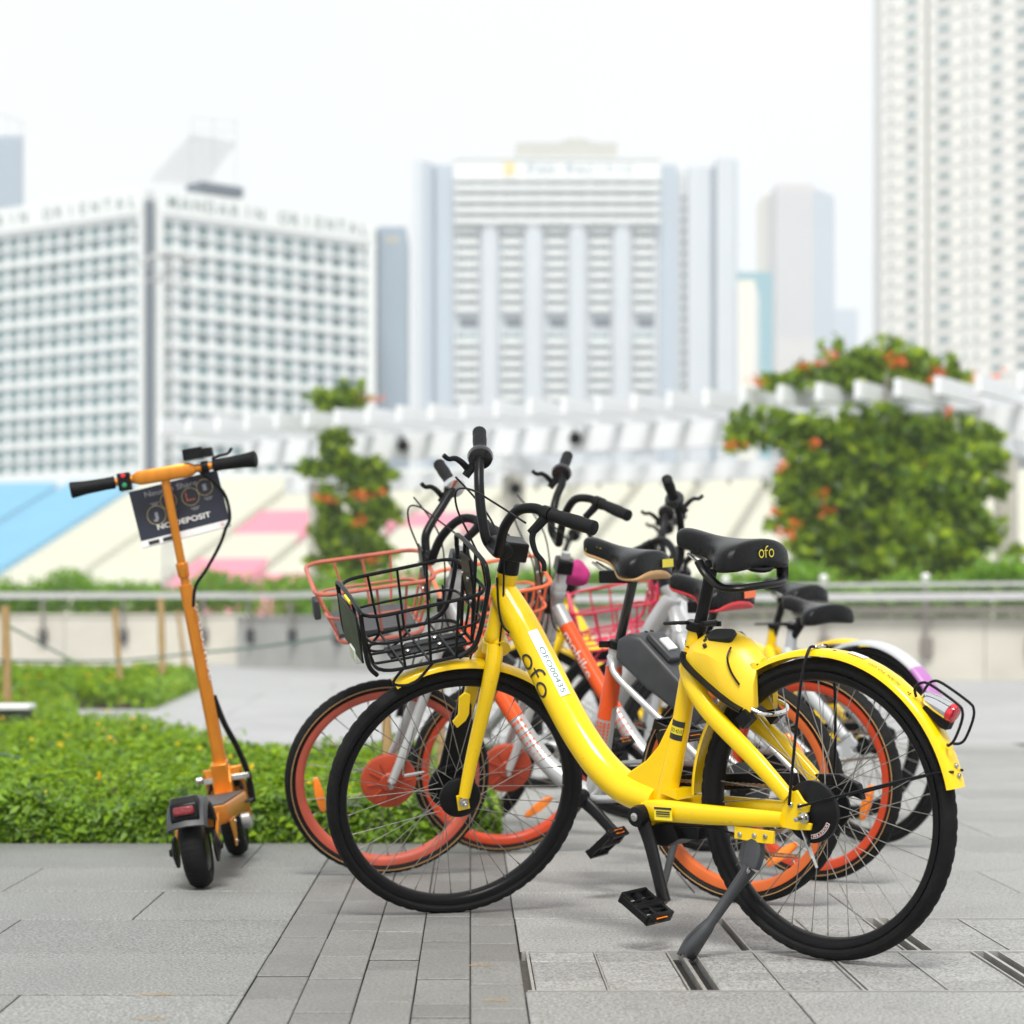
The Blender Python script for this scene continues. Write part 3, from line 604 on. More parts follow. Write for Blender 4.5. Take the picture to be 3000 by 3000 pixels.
    for s in(1,-1):
        mb.tube(cat_([Q-a*.098+V((.0,s*.022,0)),(1.0,s*.045,.655),(1.03,s*.056,.58),(1.085,s*.062,.44),(1.122,s*.066,.335)],5),lerps([(.021,.023),(.019,.021),(.0175,.0195),(.0155,.017),(.014,.015)],5),14)
        mb.box((1.127,s*.066,.322),(.03,.006,.04))
    mb.lathe(Q-a*.125,a,[(0,.012),(.004,.026),(.03,.0275),(.033,.0235)],20,True); mb.tube([(.97,-.036,.690),(.965,0,.70),(.97,.036,.690)],.022,14)
    fk=mb.build('fork',fmm,root,T)
    mb=MB(); mb.lathe((1.127,.070,.324),(0,1,0),[(0,.012),(.005,.012),(.006,.0095),(.012,.0095),(.013,.0055),(.026,.005),(.027,.004)],16,True); mb.build('axle_nut',M['steel'],fk,T)
    wheel(root,T,hub,.335,.284,.044,M[rimm],36 if det>1 else 28,.04 if text_on else .028,M['black'],[(R_(222),.225,M['reflw'])] if 0 else [],.028,det,tread=True)
    if text_on:
        mb=MB(); mb.lathe(hub+V((0,-.030,0)),(0,-1,0),[(0,.05),(0,.055),(.004,.062),(.016,.062),(.02,.05),(.021,.02)],30,True)
        mb.lathe(hub+V((0,.03,0)),(0,1,0),[(0,.04),(0,.052),(.012,.054),(.018,.046),(.019,.02)],30,True)
        mb.prism([(1.17,.36),(1.15,.39),(1.10,.52),(1.062,.56),(1.048,.53),(1.06,.44),(1.075,.36),(1.08,.33)],-.048,-.036); db=mb.build('drum_brake',M['black'],fk,T,bevel=.003)
        mb=MB(); mb.bar((1.19,-.052,.372),(1.245,-.052,.375),.004,.012,up=(0,1,0)); mb.tube(cat_([(1.245,-.054,.378),(1.235,-.05,.42),(1.20,-.05,.50)],5),.0028,6); mb.build('brake_arm',M['steel'],db,T)
        mb=MB(); cc=hub+V((0,-.052,0))
        fn=lambda am:(lambda u,v:cc+V((cos(am-u/.05)*(.05+v),-.0005,sin(am-u/.05)*(.05+v))))
        mb=MB(); mb.lathe(hub+V((0,.048,0)),(0,1,0),[(0,.001),(.0012,.008)],12); mb.prism([(1.115,.52),(1.09,.535),(1.08,.55),(1.07,.60),(1.083,.61),(1.10,.60),(1.108,.555),(1.125,.54)],.058,.064); mb.build('fork_loop',fmm,fk,T,bevel=.002)
    # --- steering column, handlebar
    S0=Q+a*.088
    mb=MB(); mb.lathe(S0,a,[(0,.027),(.006,.027),(.04,.0255),(.045,.018),(.07,.018)],20,True); mb.build('headset_cover',M['black'],root,T)
    mb=MB(); c0=Q+a*.150; rot=Matrix.Rotation(-R_(18.5),3,'Y')
    mb.box(c0,(.062,.075,.048),rot); mb.cyl(c0+V((.03,-.045,.01)),c0+V((.03,.045,.01)),.021)
    stem=mb.build('stem',M['black'],root,T,bevel=.005)
    handlebar(root,T,bar,det)
    # --- basket
    if basket:
        wire_basket(root,T,1.012,1.318,1.045,1.300,.155,.135,.735,.885,M[basket],.0036,.0048,.07,1,3,3,style=1)
        if text_on:
            mb=MB(); mb.box((1.330,0,.815),(.005,.20,.12)); pl=mb.build('basket_plate',M['darkglass'],root,T,bevel=.002)
            pf=plane_fn((1.3265,0,.815),(0,1,0),(0,0,1))
            mb=MB()
            for i,tx in enumerate(('Smart Move','Connecting Lives')): text(mb,tx,lambda u,v,i=i:pf(-u,v+.012-.022*i),h=.010)
            mb.build('plate_lettering',M['inkyellow'],pl,T)
            mb=MB(); mb.box((1.328,.02,.896),(.012,.055,.010)); mb.build('plate_tag',M['yellowdark'],pl,T,bevel=.002)
            mb=MB(); mb.box((1.326,0,.748),(.02,.055,.04)); mb.build('front_reflector',M['reflw'],pl,T,bevel=.004)
    # --- lock box
    if lockbox:
        lm=M['yellow2'] if fm=='yellow' else fmm
        sec=[(.346,.032,.696,.668),(.334,.046,.708,.650),(.302,.056,.724,.628),(.264,.061,.730,.603),(.225,.064,.727,.578),(.192,.064,.712,.558),(.168,.061,.690,.546),(.155,.055,.674,.548),(.148,.046,.668,.560)]
        rings=[]
        for (x,w,zt,zb),dz in zip(sec,(.02,.028,.036,.048,.062,.078,.078,.068,.055)):
            zf=max(zb+.002,min(.335+math.sqrt(max(0,.360**2-x*x)),zt-.012))
            half=[(w*.93,zb),(w,zb+.016),(w*.97,zt-dz-.004),(w*.62,zt-dz*.45),(w*.22,zt-.003),(0,zt)]
            pts=half+[(-y,z) for y,z in reversed(half[:-1])]+[(-.034 if w>.05 else -w*.6,zb+.001),(-.034 if w>.05 else -w*.6,zf),(.034 if w>.05 else w*.6,zf),(.034 if w>.05 else w*.6,zb+.001)]
            rings.append([V((x,y,z)) for y,z in pts])
        mb=MB(); mb.loft(rings); lk=mb.build('lock_box',lm,root,bevel=.0035,sharp=38)
        for s in(1,-1):
            mb=MB(); P_=[(x,s*(w*.96+.0045),zb+.009) for x,w,zt,zb in sec[:7]]; mb.tube(cat_([(.350,s*.018,.668)]+P_,4),[(.005,.0115)]*(4*len(P_))+[(.005,.0115)],8,ax=(0,1,0),sq=.6)
            mb.box((.165,s*.052,.535),(.034,.022,.030),Matrix.Rotation(.7,3,'Y')); mb.build('lock_trim',M['black'],lk,bevel=.001)
        sl_=Matrix.Rotation(-R_(38),3,'X'); cen=V((.245,.0245,.7185)); tl=Matrix.Rotation(R_(2),3,'Y')
        mb=MB(); ring=[]
        for zz,k in((-.006,1),(.003,1),(.006,.93)): ring.append([cen+sl_@V((math.copysign(abs(cos(q))**.45,cos(q))*.034*k,math.copysign(abs(sin(q))**.45,sin(q))*.0185*k,zz)) for q in [2*pi*j/24 for j in range(24)]])
        mb.loft(ring); mb.build('solar_panel',M['darkglass'],lk)
        for k in range(5):
            mb=MB(); y=.008+.0088*k if k<4 else .049; x=.292-.0025*k if k<4 else .276; z=.7235-.68*(y-.008) ; mb.lathe(V((x,y,z+.0015)),V((.12,.5,.85)),[(-.004,.0050),(.0035,.0050),(.0045,.0038)],12,True); mb.build('button',M['blackgloss'],lk)
        mb=MB(); mb.tube(cat_([(.150,.050,.556),(.128,.040,.546),(.112,.015,.544),(.110,-.02,.547),(.125,-.045,.556),(.15,-.05,.566)],5),.0055,10); mb.build('shackle',M['chrome'],lk)
        mb=MB(); mb.tube(cat_([(.205,.045,.694),(.203,.0625,.672),(.192,.0645,.640),(.172,.063,.612)],4),.0024,6); mb.build('lock_groove',M['black'],lk)
    # --- cranks and stand
    crank_pedal(root,BB,.070,ped,.207 if text_on else .18,-.55); crank_pedal(root,BB,-.085,ped+pi,.19,-.35)
    if kick:
        mb=MB(); mb.prism([(.19,.296),(.192,.268),(.12,.262),(.085,.262),(.083,.29)],.070,.078); kp=mb.build('stand_plate',fmm,root,bevel=.001)
        mb=MB()
        for x in(.175,.135,.105): bolt(mb,(x,.078,.278),(0,1,0),.006,.004)
        mb.build('stand_bolt',M['steel'],kp)
        mb=MB(); mb.tube(cat_([(.145,.062,.275),(.143,.072,.235),(.147,.082,.205)],4),lerps([(.014,.020),(.016,.026),(.014,.022)],4),12,ax=(0,1,0),sq=.7)
        kh=mb.build('stand_hinge',M['dgrey'],root,bevel=.001)
        mb=MB(); mb.lathe((.147,.094,.203),(0,1,-.1),[(0,.009),(.005,.009),(.007,.005)],12,True); mb.build('hinge_pin',M['steel'],kh)
        mb=MB(); ft=V((.253,.190,.014)); k0=V((.147,.084,.205)); 
        mb.tube([k0,k0.lerp(ft,.3),k0.lerp(ft,.62),k0.lerp(ft,.66),k0.lerp(ft,.97),ft],[(.011,.020),(.0105,.0145),(.011,.013),(.0135,.0155),(.015,.023),(.012,.02)],12,ax=(1,0,0),sq=.8)
        mb.tube(cat_([k0.lerp(ft,.60)+V((.014,-.004,0)),k0.lerp(ft,.8)+V((.030,-.002,0)),k0.lerp(ft,.99)+V((.022,0,0))],4),.006,8)
        mb.build('kickstand',M['dgrey'],root)
    # --- lettering
    if text_on:
        p0,p1=V((.9,0,.775)),V((.74,0,.522)); ax=(p1-p0).normalized(); p0=V((.870,0,.727)); 
        r0=.0412
        def on_tube(d,lift): return wrap(p0+ax*d,ax,V((0,1,0)),r0+lift)
        def ring_o(mb,fn,r,w,u0=0,v0=0,n=28,asp=1.):
            vs=[];
            for k in range(n):
                q=2*pi*k/n; vs.append(fn(u0+cos(q)*r,v0+sin(q)*r*asp)); vs.append(fn(u0+cos(q)*(r-w),v0+sin(q)*(r*asp-w)))
            mb.add(vs,[(2*k,2*((k+1)%n),2*((k+1)%n)+1,2*k+1) for k in range(n)])
        def letters(mb,fn,r,w,sx=1.):
            ring_o(mb,fn,r,w,-r*2.15); ring_o(mb,fn,r,w,r*1.75)
            # f : stem with hook and crossbar, reading direction = +u, up = +v
            pts=[(-.45*r,-r+1.9*r*k/6) for k in range(7)]+[(-.45*r+.75*r*(1-cos(t)),.9*r+.75*r*sin(t)) for t in(.4,.8,1.2,1.57)]+[(.55*r,1.62*r)]
            vs=[]; 
            for i,(x,y) in enumerate(pts):
                q=pts[min(i+1,len(pts)-1)]; p_=pts[max(i-1,0)]; dx,dy=q[0]-p_[0],q[1]-p_[1]; l=hypot(dx,dy); vs+=[fn(x-dy/l*w/2,y+dx/l*w/2),fn(x+dy/l*w/2,y-dx/l*w/2)]
            mb.add(vs,[(2*i,2*i+2,2*i+3,2*i+1) for i in range(len(pts)-1)])
            mb.add([fn(-.95*r,.78*r),fn(.35*r,.78*r),fn(.35*r,.78*r-w*.8),fn(-.95*r,.78*r-w*.8)],[(0,1,2,3)])
        # baseline on the lower-left side of the tube; text reads down the tube, top of letters faces up-right
        fl=lambda c,v0,l:(lambda u,v:on_tube(c,l)(u,v+v0))
        mb=MB(); letters(mb,lambda u,v:fl(.126,0,.0012)(u,v*.9-.0075),.0205,.0062); mb.build('frame_lettering',M['ink'],fr,kind=None)
        mb=MB(); sheet(mb,lambda u,v:on_tube(.112,.0008)(u,v+.0455),.185,.027,20,8); stk=mb.build('number_sticker',M['label'],fr)
        mb=MB(); text(mb,'OFO00435',lambda u,v:on_tube(.132,.0016)(u,v+.0455),w=.128,h=.0135); mb.build('sticker_number',M['teal'],stk)
        mb=MB(); letters(mb,lambda u,v:V((.1335-abs(u)*.0-.0015,-u-.005,sad_z-.034+v)),.0095,.0027); mb.build('saddle_lettering',M['inkyellow'],sd)
        # chain-stay and seat-tube stickers
        mb=MB(); c=V((.385,.0885,.314)); mb.box(c,(.052,.0012,.030)); s1=mb.build('frame_sticker',M['yellowdark'],fr)
        mb=MB(); mb.box(c+V((0,.0012,.012)),(.050,.001,.005))
        for k in range(3): mb.box(c+V((0,.0012,.004-.005*k)),(.040,.001,.003 if k<2 else .0015))
        mb.build('sticker_lines',M['ink'],s1)
        mb=MB(); ax2=V((-.045,0,.145)).normalized(); cc=V((.396,0,.50)); w2=lambda l:wrap(cc,ax2,V((-.25,1,0)),.0222+l)
        sheet(mb,w2(.0006),.046,.036,2,8); s2=mb.build('tube_sticker',M['ink'],fr)
        mb=MB(); sheet(mb,w2(.0012),.018,.033,2,8); mb.build('sticker_field',M['yellowdark'],s2)
        mb=MB(); text(mb,'ISO 4210',lambda u,v:w2(.0018)(v,-u),w=.030,h=.009); mb.build('sticker_lettering',M['ink'],s2)
        # worn marks and label on the rear fender
        fx=lambda am,r,y:V((cos(am)*r,y,.335+sin(am)*r))
        mb=MB(); sheet(mb,lambda u,v:fx(R_(107)-u/.356,.3572,v),.045,.022,6,2); mb.build('fender_label',M['label'],fd)
        mb=MB(); text(mb,'SCAN TO GO',lambda u,v:fx(R_(121)-u/.356,.3560,v*1+.018),w=.09,h=.010); mb.build('fender_lettering',M['ink'],fd)
        mb=MB()
        for am,y in((98,.012),(98.8,.012),(132,.014),(133,.018),(132.6,.010)): mb.ball(fx(R_(am),.3555,y),.0026,8,(1,1,.4))
        mb.build('paint_chip',M['ink'],fd)
    return root
yb=city_bike('yellow_bicycle','yellow shared bicycle with black wire basket and number sticker, nearest the camera',bike_matrix(.7938,5.1205,.7684,.065),text_on=True)
# ------------------------------------------------------------------ orange and silver share bikes
def share_bike(name,label,mw,delta,fw_rim,rw_rim,basketm,shellm,group,baron=(0,0,0),bell='blackgloss',fr_refl=(),rr_refl=(),sad=(.46,.235,.945,.045),det=2,panel=True,ped=-2.2,hubm='hubred',box=True,posted=True,redpatch=None,pts2=None,bz=0,bx=0):
    root=empty(name,mw); tag(root,label,'bicycle',group); sv=M['silver']
    Q=V((.945,0,.775)); T,a=steer_T(Q,R_(70.5),delta); hub=V((1.165,0,.302)); rh=V((0,0,.305)); BB=(.462,.268)
    mb=MB(); dt=[(.925,0,.80),(.87,0,.71),(.79,0,.588),(.70,0,.462),(.62,0,.362),(.54,0,.30),(.47,0,.272)]
    mb.tube(cat_(dt,5),lerps([.024,.0245,.0245,.0245,.026,.027,.026],5),20); fr=mb.build('frame',sv,root)
    mb=MB(); mb.tube(cat_([(.89,0,.742),(.87,0,.71),(.79,0,.588),(.71,0,.475)],5),lerps([.0252]*4,5),20); mb.build('orange_sleeve',M['orange'],fr)
    mb=MB(); pts=cat_([(.71,0,.475),(.66,0,.41),(.62,0,.362)],4)
    for i,p in enumerate(pts):
        if i<1: continue
        d=(pts[min(i+1,len(pts)-1)]-pts[i-1]).normalized(); w=wrap(p,d,V((0,1,0)),.0262)
        for k in range(-2,3): q=.0045*(1-i/12); c0=k*.0125; mb.add([w(-q,c0-q),w(q,c0-q),w(q,c0+q),w(-q,c0+q)],[(0,1,2,3)])
    mb.build('dot_pattern',M['orange'],fr,kind='stuff')
    p0=V((.83,0,.652)); ax=V((-.55,0,-.835)).normalized(); mb=MB(); text(mb,'mobike',lambda u,v:wrap(p0,ax,V((0,1,0)),.0262)(u,v),w=.165,h=.030,sub=4); mb.build('frame_lettering',M['inkwhite'],fr)
    mb=MB(); mb.lathe(Q-a*.085,a,[(0,.022),(.004,.026),(.02,.026),(.024,.0235),(.14,.0235),(.145,.026),(.165,.026),(.17,.022)],20,True); mb.build('head_tube',sv,fr)
    mb=MB(); mb.box((.945,.026,.80),(.02,.004,.04)); mb.build('lock_port',M['black'],fr,bevel=.002)
    mb=MB(); mb.tube(cat_([(.458,0,.27),(.425,0,.42),(.385,0,.60),(.372,0,.68)],4),lerps([(.024,.03),(.022,.028),(.021,.024),(.0185,.019)],4),20,ax=(0,1,0)); mb.build('seat_tube',sv,fr)
    mb=MB(); mb.tube(cat_([(.412,0,.482),(.385,0,.60),(.381,0,.63)],4),lerps([(.0222,.0275),(.0215,.0248),(.021,.0238)],4),20,ax=(0,1,0)); mb.build('orange_sleeve',M['orange'],fr)
    mb=MB()
    for i in range(1,9):
        t=i/9; p=V((.412,0,.482)).lerp(V((.430,0,.395)),t); w=wrap(p,V((-.2,0,1)),V((0,1,0)),.0262); q=.0040*(1-.5*t)
        for k in range(-2,3): c0=k*.0115; mb.add([w(-q,c0-q),w(q,c0-q),w(q,c0+q),w(-q,c0+q)],[(0,1,2,3)])
    mb.build('dot_pattern',M['orange'],fr,kind='stuff')
    for s in(1,-1):
        mb=MB(); mb.tube(cat_([(.385,s*.012,.655),(.36,s*.042,.638),(.335,s*.054,.60),(.2,s*.062,.49),(.03,s*.066,.345),(.0,s*.066,.315)],5),.0095,10); mb.build('seat_stay',M['silverlight'],fr)
        mb=MB(); mb.tube(cat_([(.46,s*.035,.268),(.40,s*.058,.268),(.2,s*.066,.285),(.0,s*.068,.305)],5),.0115,10); mb.build('chain_stay',sv,fr)
    mb=MB(); mb.tube([(.372,0,.66),(.302,0,sad[2]-.055)],.0135,14); mb.build('seat_post',M['blackgloss'],root)
    mb=MB(); mb.lathe((.371,0,.676),(-.25,0,.97),[(0,.021),(.002,.0235),(.022,.0235),(.024,.02)],16,True); mb.box((.40,.015,.69),(.03,.012,.018)); mb.cyl((.345,.022,.69),(.345,-.022,.69),.007); mb.build('seat_clamp',M['black'],root,bevel=.001)
    sd=saddle(root,sad[0],sad[1],sad[2],sad[3],shellm is not None,M[shellm] if shellm else None,half=.112,deep=.074)
    mb=MB(); mb.box((sad[1]+.12,0,sad[2]-.07),(.09,.07,.035)); mb.build('saddle_clamp',M['black'],root,bevel=.004)
    tx=sad[1]
    if redpatch: mb=MB(); sheet(mb,lambda u,v:V((tx-.0035,-u-.055,sad[2]-.038+v)),.058,.022,3,2); mb.build('saddle_patch',M[redpatch],sd)
    if shellm=='tan':
        mb=MB(); text(mb,'mobike',lambda u,v:V((sad[0]-.045-u,.0305-.02*u*0,sad[2]+.008+v)),w=.05,h=.010); mb.build('saddle_lettering',M['inkyellow'],sd)
    wheel(root,None,rh,.305,.247,.044,M[rw_rim],28,.03,M['black'],rr_refl,.03,det,tyre_in=.270)
    wheel(root,T,hub,.302,.245,.044,M[fw_rim],28,.045,M[hubm],fr_refl,.03,det,tyre_in=.267,phase=.1)
    if hubm=='hubred':
        mb=MB(); mb.lathe(hub+V((0,.018,0)),(0,1,0),[(0,.06),(0,.078),(.006,.083),(.018,.080),(.024,.066),(.025,.03),(.03,.025)],30,True)
        for k in range(10): q=2*pi*k/10; mb.bar(hub+V((cos(q)*.03,.044,sin(q)*.03)),hub+V((cos(q)*.066,.043,sin(q)*.066)),.004,.006,up=(0,1,0))
        mb.build('hub_cover',M['hubred'],root,T,bevel=.0008)
    mb=MB(); mb.lathe(rh+V((0,-.02,0)),(0,-1,0),[(0,.06),(0,.07),(.02,.068),(.024,.02)],24,True); mb.build('rear_gear_case',M['dgrey'],root)
    mb=MB(); mb.prism([(.50,.27),(.50,.31),(.40,.345),(.2,.352),(.0,.35),(-.05,.325),(-.05,.28),(.0,.265),(.2,.25),(.42,.235)],-.052,-.072); cg=mb.build('chain_guard',M['black'],root,bevel=.003)
    mb=MB(); mb.tube(cat_([(.50,-.062,.318),(.40,-.062,.353),(.2,-.062,.360),(.0,-.062,.358)],4),(.008),6); mb.build('guard_trim',M['silverlight'],cg)
    # fork
    mb=MB(); mb.lathe(Q-a*.115,a,[(0,.012),(.004,.024),(.026,.0255),(.03,.022)],18,True)
    mb.tube([(.985,-.034,.672),(.98,0,.678),(.985,.034,.672)],.018,12)
    for s in(1,-1): mb.tube(cat_([(.985,s*.034,.672),(1.01,s*.046,.61),(1.09,s*.056,.44),(1.160,s*.060,.308)],5),lerps([.0165,.016,.0145,.0125],5),12)
    fk=mb.build('fork',M['silverlight'],root,T); mb=MB()
    for s in(1,-1): mb.cyl((1.165,s*.05,.302),(1.165,s*.082,.302),.008)
    mb.build('axle_nut',M['steel'],fk,T)
    mb=MB(); mb.lathe(Q+a*.083,a,[(0,.0245),(.02,.0245),(.03,.018),(.12,.0145),(.125,.0145)],18,True); mb.build('steering_post',M['silverlight'] if posted else M['black'],root,T)
    mb=MB(); c0=Q+a*.165; mb.box(c0,(.05,.07,.045),Matrix.Rotation(-R_(18),3,'Y')); mb.build('stem',M['black'],root,T,bevel=.006)
    handlebar(root,T,'riser',det,baron,bell,pts2)
    if basketm:
        T0=T; T=T@Matrix.Translation((bx,0,bz)); b=wire_basket(root,T,1.005,1.345,1.05,1.29,.172,.135,.725,.885,M[basketm],.0042,.0062,0,1,3,3)
        if panel:
            mb=MB(); mb.box((1.18,0,.742),(.22,.22,.014)); mb.build('basket_panel',M['dgrey'],b,T,bevel=.003)
        mb=MB(); mb.box((1.337,0,.80),(.02,.05,.06)); mb.build('front_lamp',M['dgrey'],b,T,bevel=.006); T=T0
    if box:
        mb=MB(); pr=[(.345,.655),(.335,.705),(.30,.722),(.265,.715),(.09,.545),(.075,.50),(.105,.475),(.25,.575)]
        mb.loft([[(.21+(x-.21)*k,y,.6+(z-.6)*k) for x,z in pr] for y,k in((-.058,.9),(-.05,1),(.05,1),(.058,.9))]); lk=mb.build('lock_box',M['dgrey'],root,bevel=.005)
        mb=MB(); mb.box((.215,0,.682),(.10,.075,.020),Matrix.Rotation(-R_(44),3,'Y')); ld=mb.build('lock_lid',M['dgrey'],lk,bevel=.005)
        mb=MB(); mb.box((.207,0,.690),(.042,.04,.010),Matrix.Rotation(-R_(44),3,'Y')); mb.build('lock_label',M['label'],ld,bevel=.001)
        mb=MB()
        for y in(-.03,0): mb.lathe((.275,y,.722),(-.3,0,1),[(0,.006),(.003,.005)],10,True)
        mb.build('lock_buttons',M['slot'],lk,kind='stuff')
    crank_pedal(root,BB,.066,ped,.17,.7); crank_pedal(root,BB,-.08,ped+pi,.17,-.5)
    mb=MB(); mb.box((.14,.07,.262),(.05,.02,.035)); mb.tube([(.135,.078,.25),(.155,.13,.10),(.168,.165,.012)],[(.010,.013),(.009,.010),(.009,.012)],10); mb.box((.168,.168,.008),(.04,.02,.012)); mb.build('kickstand',M['dgrey'],root,bevel=.001)
    return root
share_bike('orange_bicycle','orange and silver bicycle with faded red front rim and tan-edged saddle',bike_matrix(.729,6.18,.614,.065),R_(46),'rimfaded','rimorange','basketfaded','tan','orange shared bicycles',bell='chrome',fr_refl=[(R_(-6),.205,M['reflor'])],rr_refl=[(R_(148),.20,M['reflor']),(R_(-125),.205,M['reflor']),(R_(20),.205,M['reflor'])],sad=(.46,.235,.945,.045),ped=-2.5,redpatch='inkyellow',bz=.045,bx=-.025,pts2=([(.972,.03,.945),(.965,.045,.97),(.94,.06,1.02),(.90,.09,1.065),(.868,.12,1.08),(.835,.165,1.07),(.795,.28,1.05)],[(.975,-.03,.945),(.975,-.05,.97),(.968,-.065,1.0),(.94,-.095,1.03),(.895,-.135,1.07),(.862,-.185,1.105),(.880,-.30,1.142)]))
share_bike('orange_bicycle','orange shared bicycle with bright orange basket and red-edged saddle, second behind the nearest bicycle',bike_matrix(1.0,6.73,.739,.08),R_(52),'rimred','rimred','basketorange','redshell','orange shared bicycles',baron=(0,0,.045),fr_refl=[(R_(-118),.19,M['reflor'])],rr_refl=[(R_(200),.2,M['reflor'])],sad=(.47,.225,.868,.035),panel=False,ped=.7,redpatch='inkorange',bz=.045,bx=-.05,pts2=([(.90,.03,.97),(.895,.045,1.0),(.875,.07,1.07),(.845,.10,1.12),(.81,.14,1.13),(.78,.18,1.12),(.72,.29,1.10)],[(.90,-.03,.97),(.905,-.05,1.0),(.885,-.08,1.05),(.862,-.12,1.08),(.835,-.16,1.105),(.822,-.21,1.13),(.785,-.30,1.150)]))
city_bike('white_bicycle','white bicycle with magenta wire basket and purple rear mudguard tip',bike_matrix(1.36,7.85,.92,.05),R_(55),'white','white','purple',det=1,basket='magenta',lockbox=False,sad_z=.815,front_fender=False,kick=True,ped=-1.2,lamp=False,downtube_r=.052)
city_bike('yellow_bicycle','farther yellow bicycle with plain black saddle, behind the white bicycle',bike_matrix(1.456,8.9,.785,.05),R_(25),'yellow','yellow',det=1,basket=None,lockbox=False,sad_z=.90,ped=2.2,lamp=False)
city_bike('grey_bicycle','grey bicycle turned the other way, only its black handlebar grips showing above the saddles',bike_matrix(-.02,8.42,pi+.765,.03),R_(44),'silver','black',det=1,basket=None,lockbox=False,sad_z=.86,ped=.4,lamp=False,chainside=False,kick=False)
city_bike('yellow_bicycle','farthest yellow bicycle, glimpsed only through the frames and baskets of the others',bike_matrix(1.12,9.75,.79,.05),R_(30),'yellow','yellow',det=1,basket='black',lockbox=False,sad_z=.90,ped=1.2,lamp=False)
# pink bag and blue cloth lying in baskets
mb=MB(); mb.ball((0,0,0),.06,22,(1,.75,.8)); q_=[]
for p in mb.v:
    p=V(p); k=.85+.06*sin(p.x*60+p.z*40)+.06*sin(p.y*70-p.x*50+1)+.04*sin(p.z*110+p.y*60); q_.append(tuple(p*k))
mb.v=q_; bag=mb.build('cloth_bag',M['pink'],None,sharp=70); bag.location=(.335,7.36,.905); bag.rotation_euler=(.2,.35,.5)
tag(bag,'crumpled pink cloth bag resting on the bright orange basket','bag')
# ------------------------------------------------------------------ electric scooter
sm_=bike_matrix(-.752,6.525,R_(90.6),.168); sc=empty('electric_scooter',sm_); tag(sc,'orange electric scooter with black grips and a dark printed board on its stem','scooter')
def small_wheel(x,name='wheel'):
    mb=MB(); c=V((x,0,.112)); mb.lathe(c+V((0,-.03,0)),(0,1,0),[(0,.02),(0,.06),(.008,.07),(.052,.07),(.06,.06),(.06,.02)],28,True); w=mb.build(name,M['black'],sc)
    mb=MB(); pr=[(.019+cos(a_)*.024,sin(a_)*.033) for a_ in [2*pi*k/12 for k in range(12)]]
    mb.revarc(c,.068,pr,0,2*pi,120,lambda i,j:-.0016*(i%3<1) if j in(0,1,2,10,11) else 0,closed=True); mb.build('tyre',M['tyre'],w)
    return w
small_wheel(0); small_wheel(.93)
mb=MB(); rings=[[ (x,y,z) for y,z in[(-.078*k,.158),(-.082*k,.166),(-.082*k,.204),(-.078*k,.212),(.078*k,.212),(.082*k,.204),(.082*k,.166),(.078*k,.158)]] for x,k in((.12,.55),(.17,.95),(.22,1),(.70,1),(.76,.9),(.80,.5))]
mb.loft(rings); dk=mb.build('deck',M['scoot'],sc,bevel=.002)
mb=MB(); mb.box((.46,0,.2145),(.54,.145,.004)); mb.build('deck_mat',M['dgrey'],dk,bevel=.001)
for s in(1,-1):
    mb=MB(); mb.prism([(.0,.10),(.02,.135),(.15,.20),(.26,.20),(.25,.165),(.10,.155),(.04,.09),(.012,.088)],s*.054,s*.062); mb.build('wheel_plate',M['scoot'],dk,bevel=.001)
    mb=MB(); mb.lathe((0,s*.054,.112),(0,s,0),[(0,.045),(.006,.045),(.010,.03),(.016,.012),(.022,.010)],20,True); mb.build('axle_cover',M['black'],dk)
mb=MB(); mb.prism([(.16,.165),(.30,.168),(.27,.12),(.245,.085),(.215,.085),(.205,.12)],-.0835,-.0875); sp_=mb.build('stand_plate',M['scoot'],dk,bevel=.001); mb=MB(); bolt(mb,(.23,-.0875,.10),(0,-1,0),.006); mb.build('plate_bolt',M['steel'],sp_); mb=MB(); bolt(mb,(.27,-.0875,.155),(0,-1,0),.005); mb.build('plate_bolt',M['steel'],sp_)
mb=MB(); mb.bar((.62,-.084,.185),(.72,-.084,.185),.006,.03,up=(0,1,0)); mb.build('side_plate',M['black'],dk,bevel=.002)
mb=MB(); prf=[(0,-.058),(.016,-.05),(.024,-.03),(.027,0),(.024,.03),(.016,.05),(0,.058),(-.004,.052),(.012,.044),(.02,.0),(.012,-.044),(-.004,-.052)]
mb.revarc((0,0,.112),.125,prf,R_(12),R_(150),26); fe=mb.build('rear_fender',M['dgrey'],sc)
mb=MB(); mb.prism([(-.125,.205),(-.112,.25),(-.075,.268),(-.05,.25),(-.10,.19)],-.040,.040); lh=mb.build('lamp_housing',M['black'],fe,bevel=.006)
mb=MB(); mb.box((-.123,0,.230),(.014,.058,.026),Matrix.Rotation(R_(18),3,'Y')); mb.build('tail_lamp',M['redlamp'],lh,bevel=.006)
mb=MB(); mb.revarc((.93,0,.112),.125,prf,R_(20),R_(125),20); mb.build('front_fender',M['black'],sc)
mb=MB()
for s in(1,-1): mb.bar((.865,s*.045,.29),(.925,s*.045,.112),.014,.035,up=(0,1,0))
mb.box((.865,0,.275),(.05,.11,.03)); mb.build('front_fork',M['scoot'],sc,bevel=.003)
mb=MB(); mb.lathe((.93,0,.112),(0,1,0),[(-.062,.012),(-.055,.03),(.055,.03),(.062,.012)],18,True); mb.build('front_axle_cover',M['silverlight'],sc)
SB=V((.845,0,.315)); ST=V((.675,0,1.215)); sa=(ST-SB).normalized()
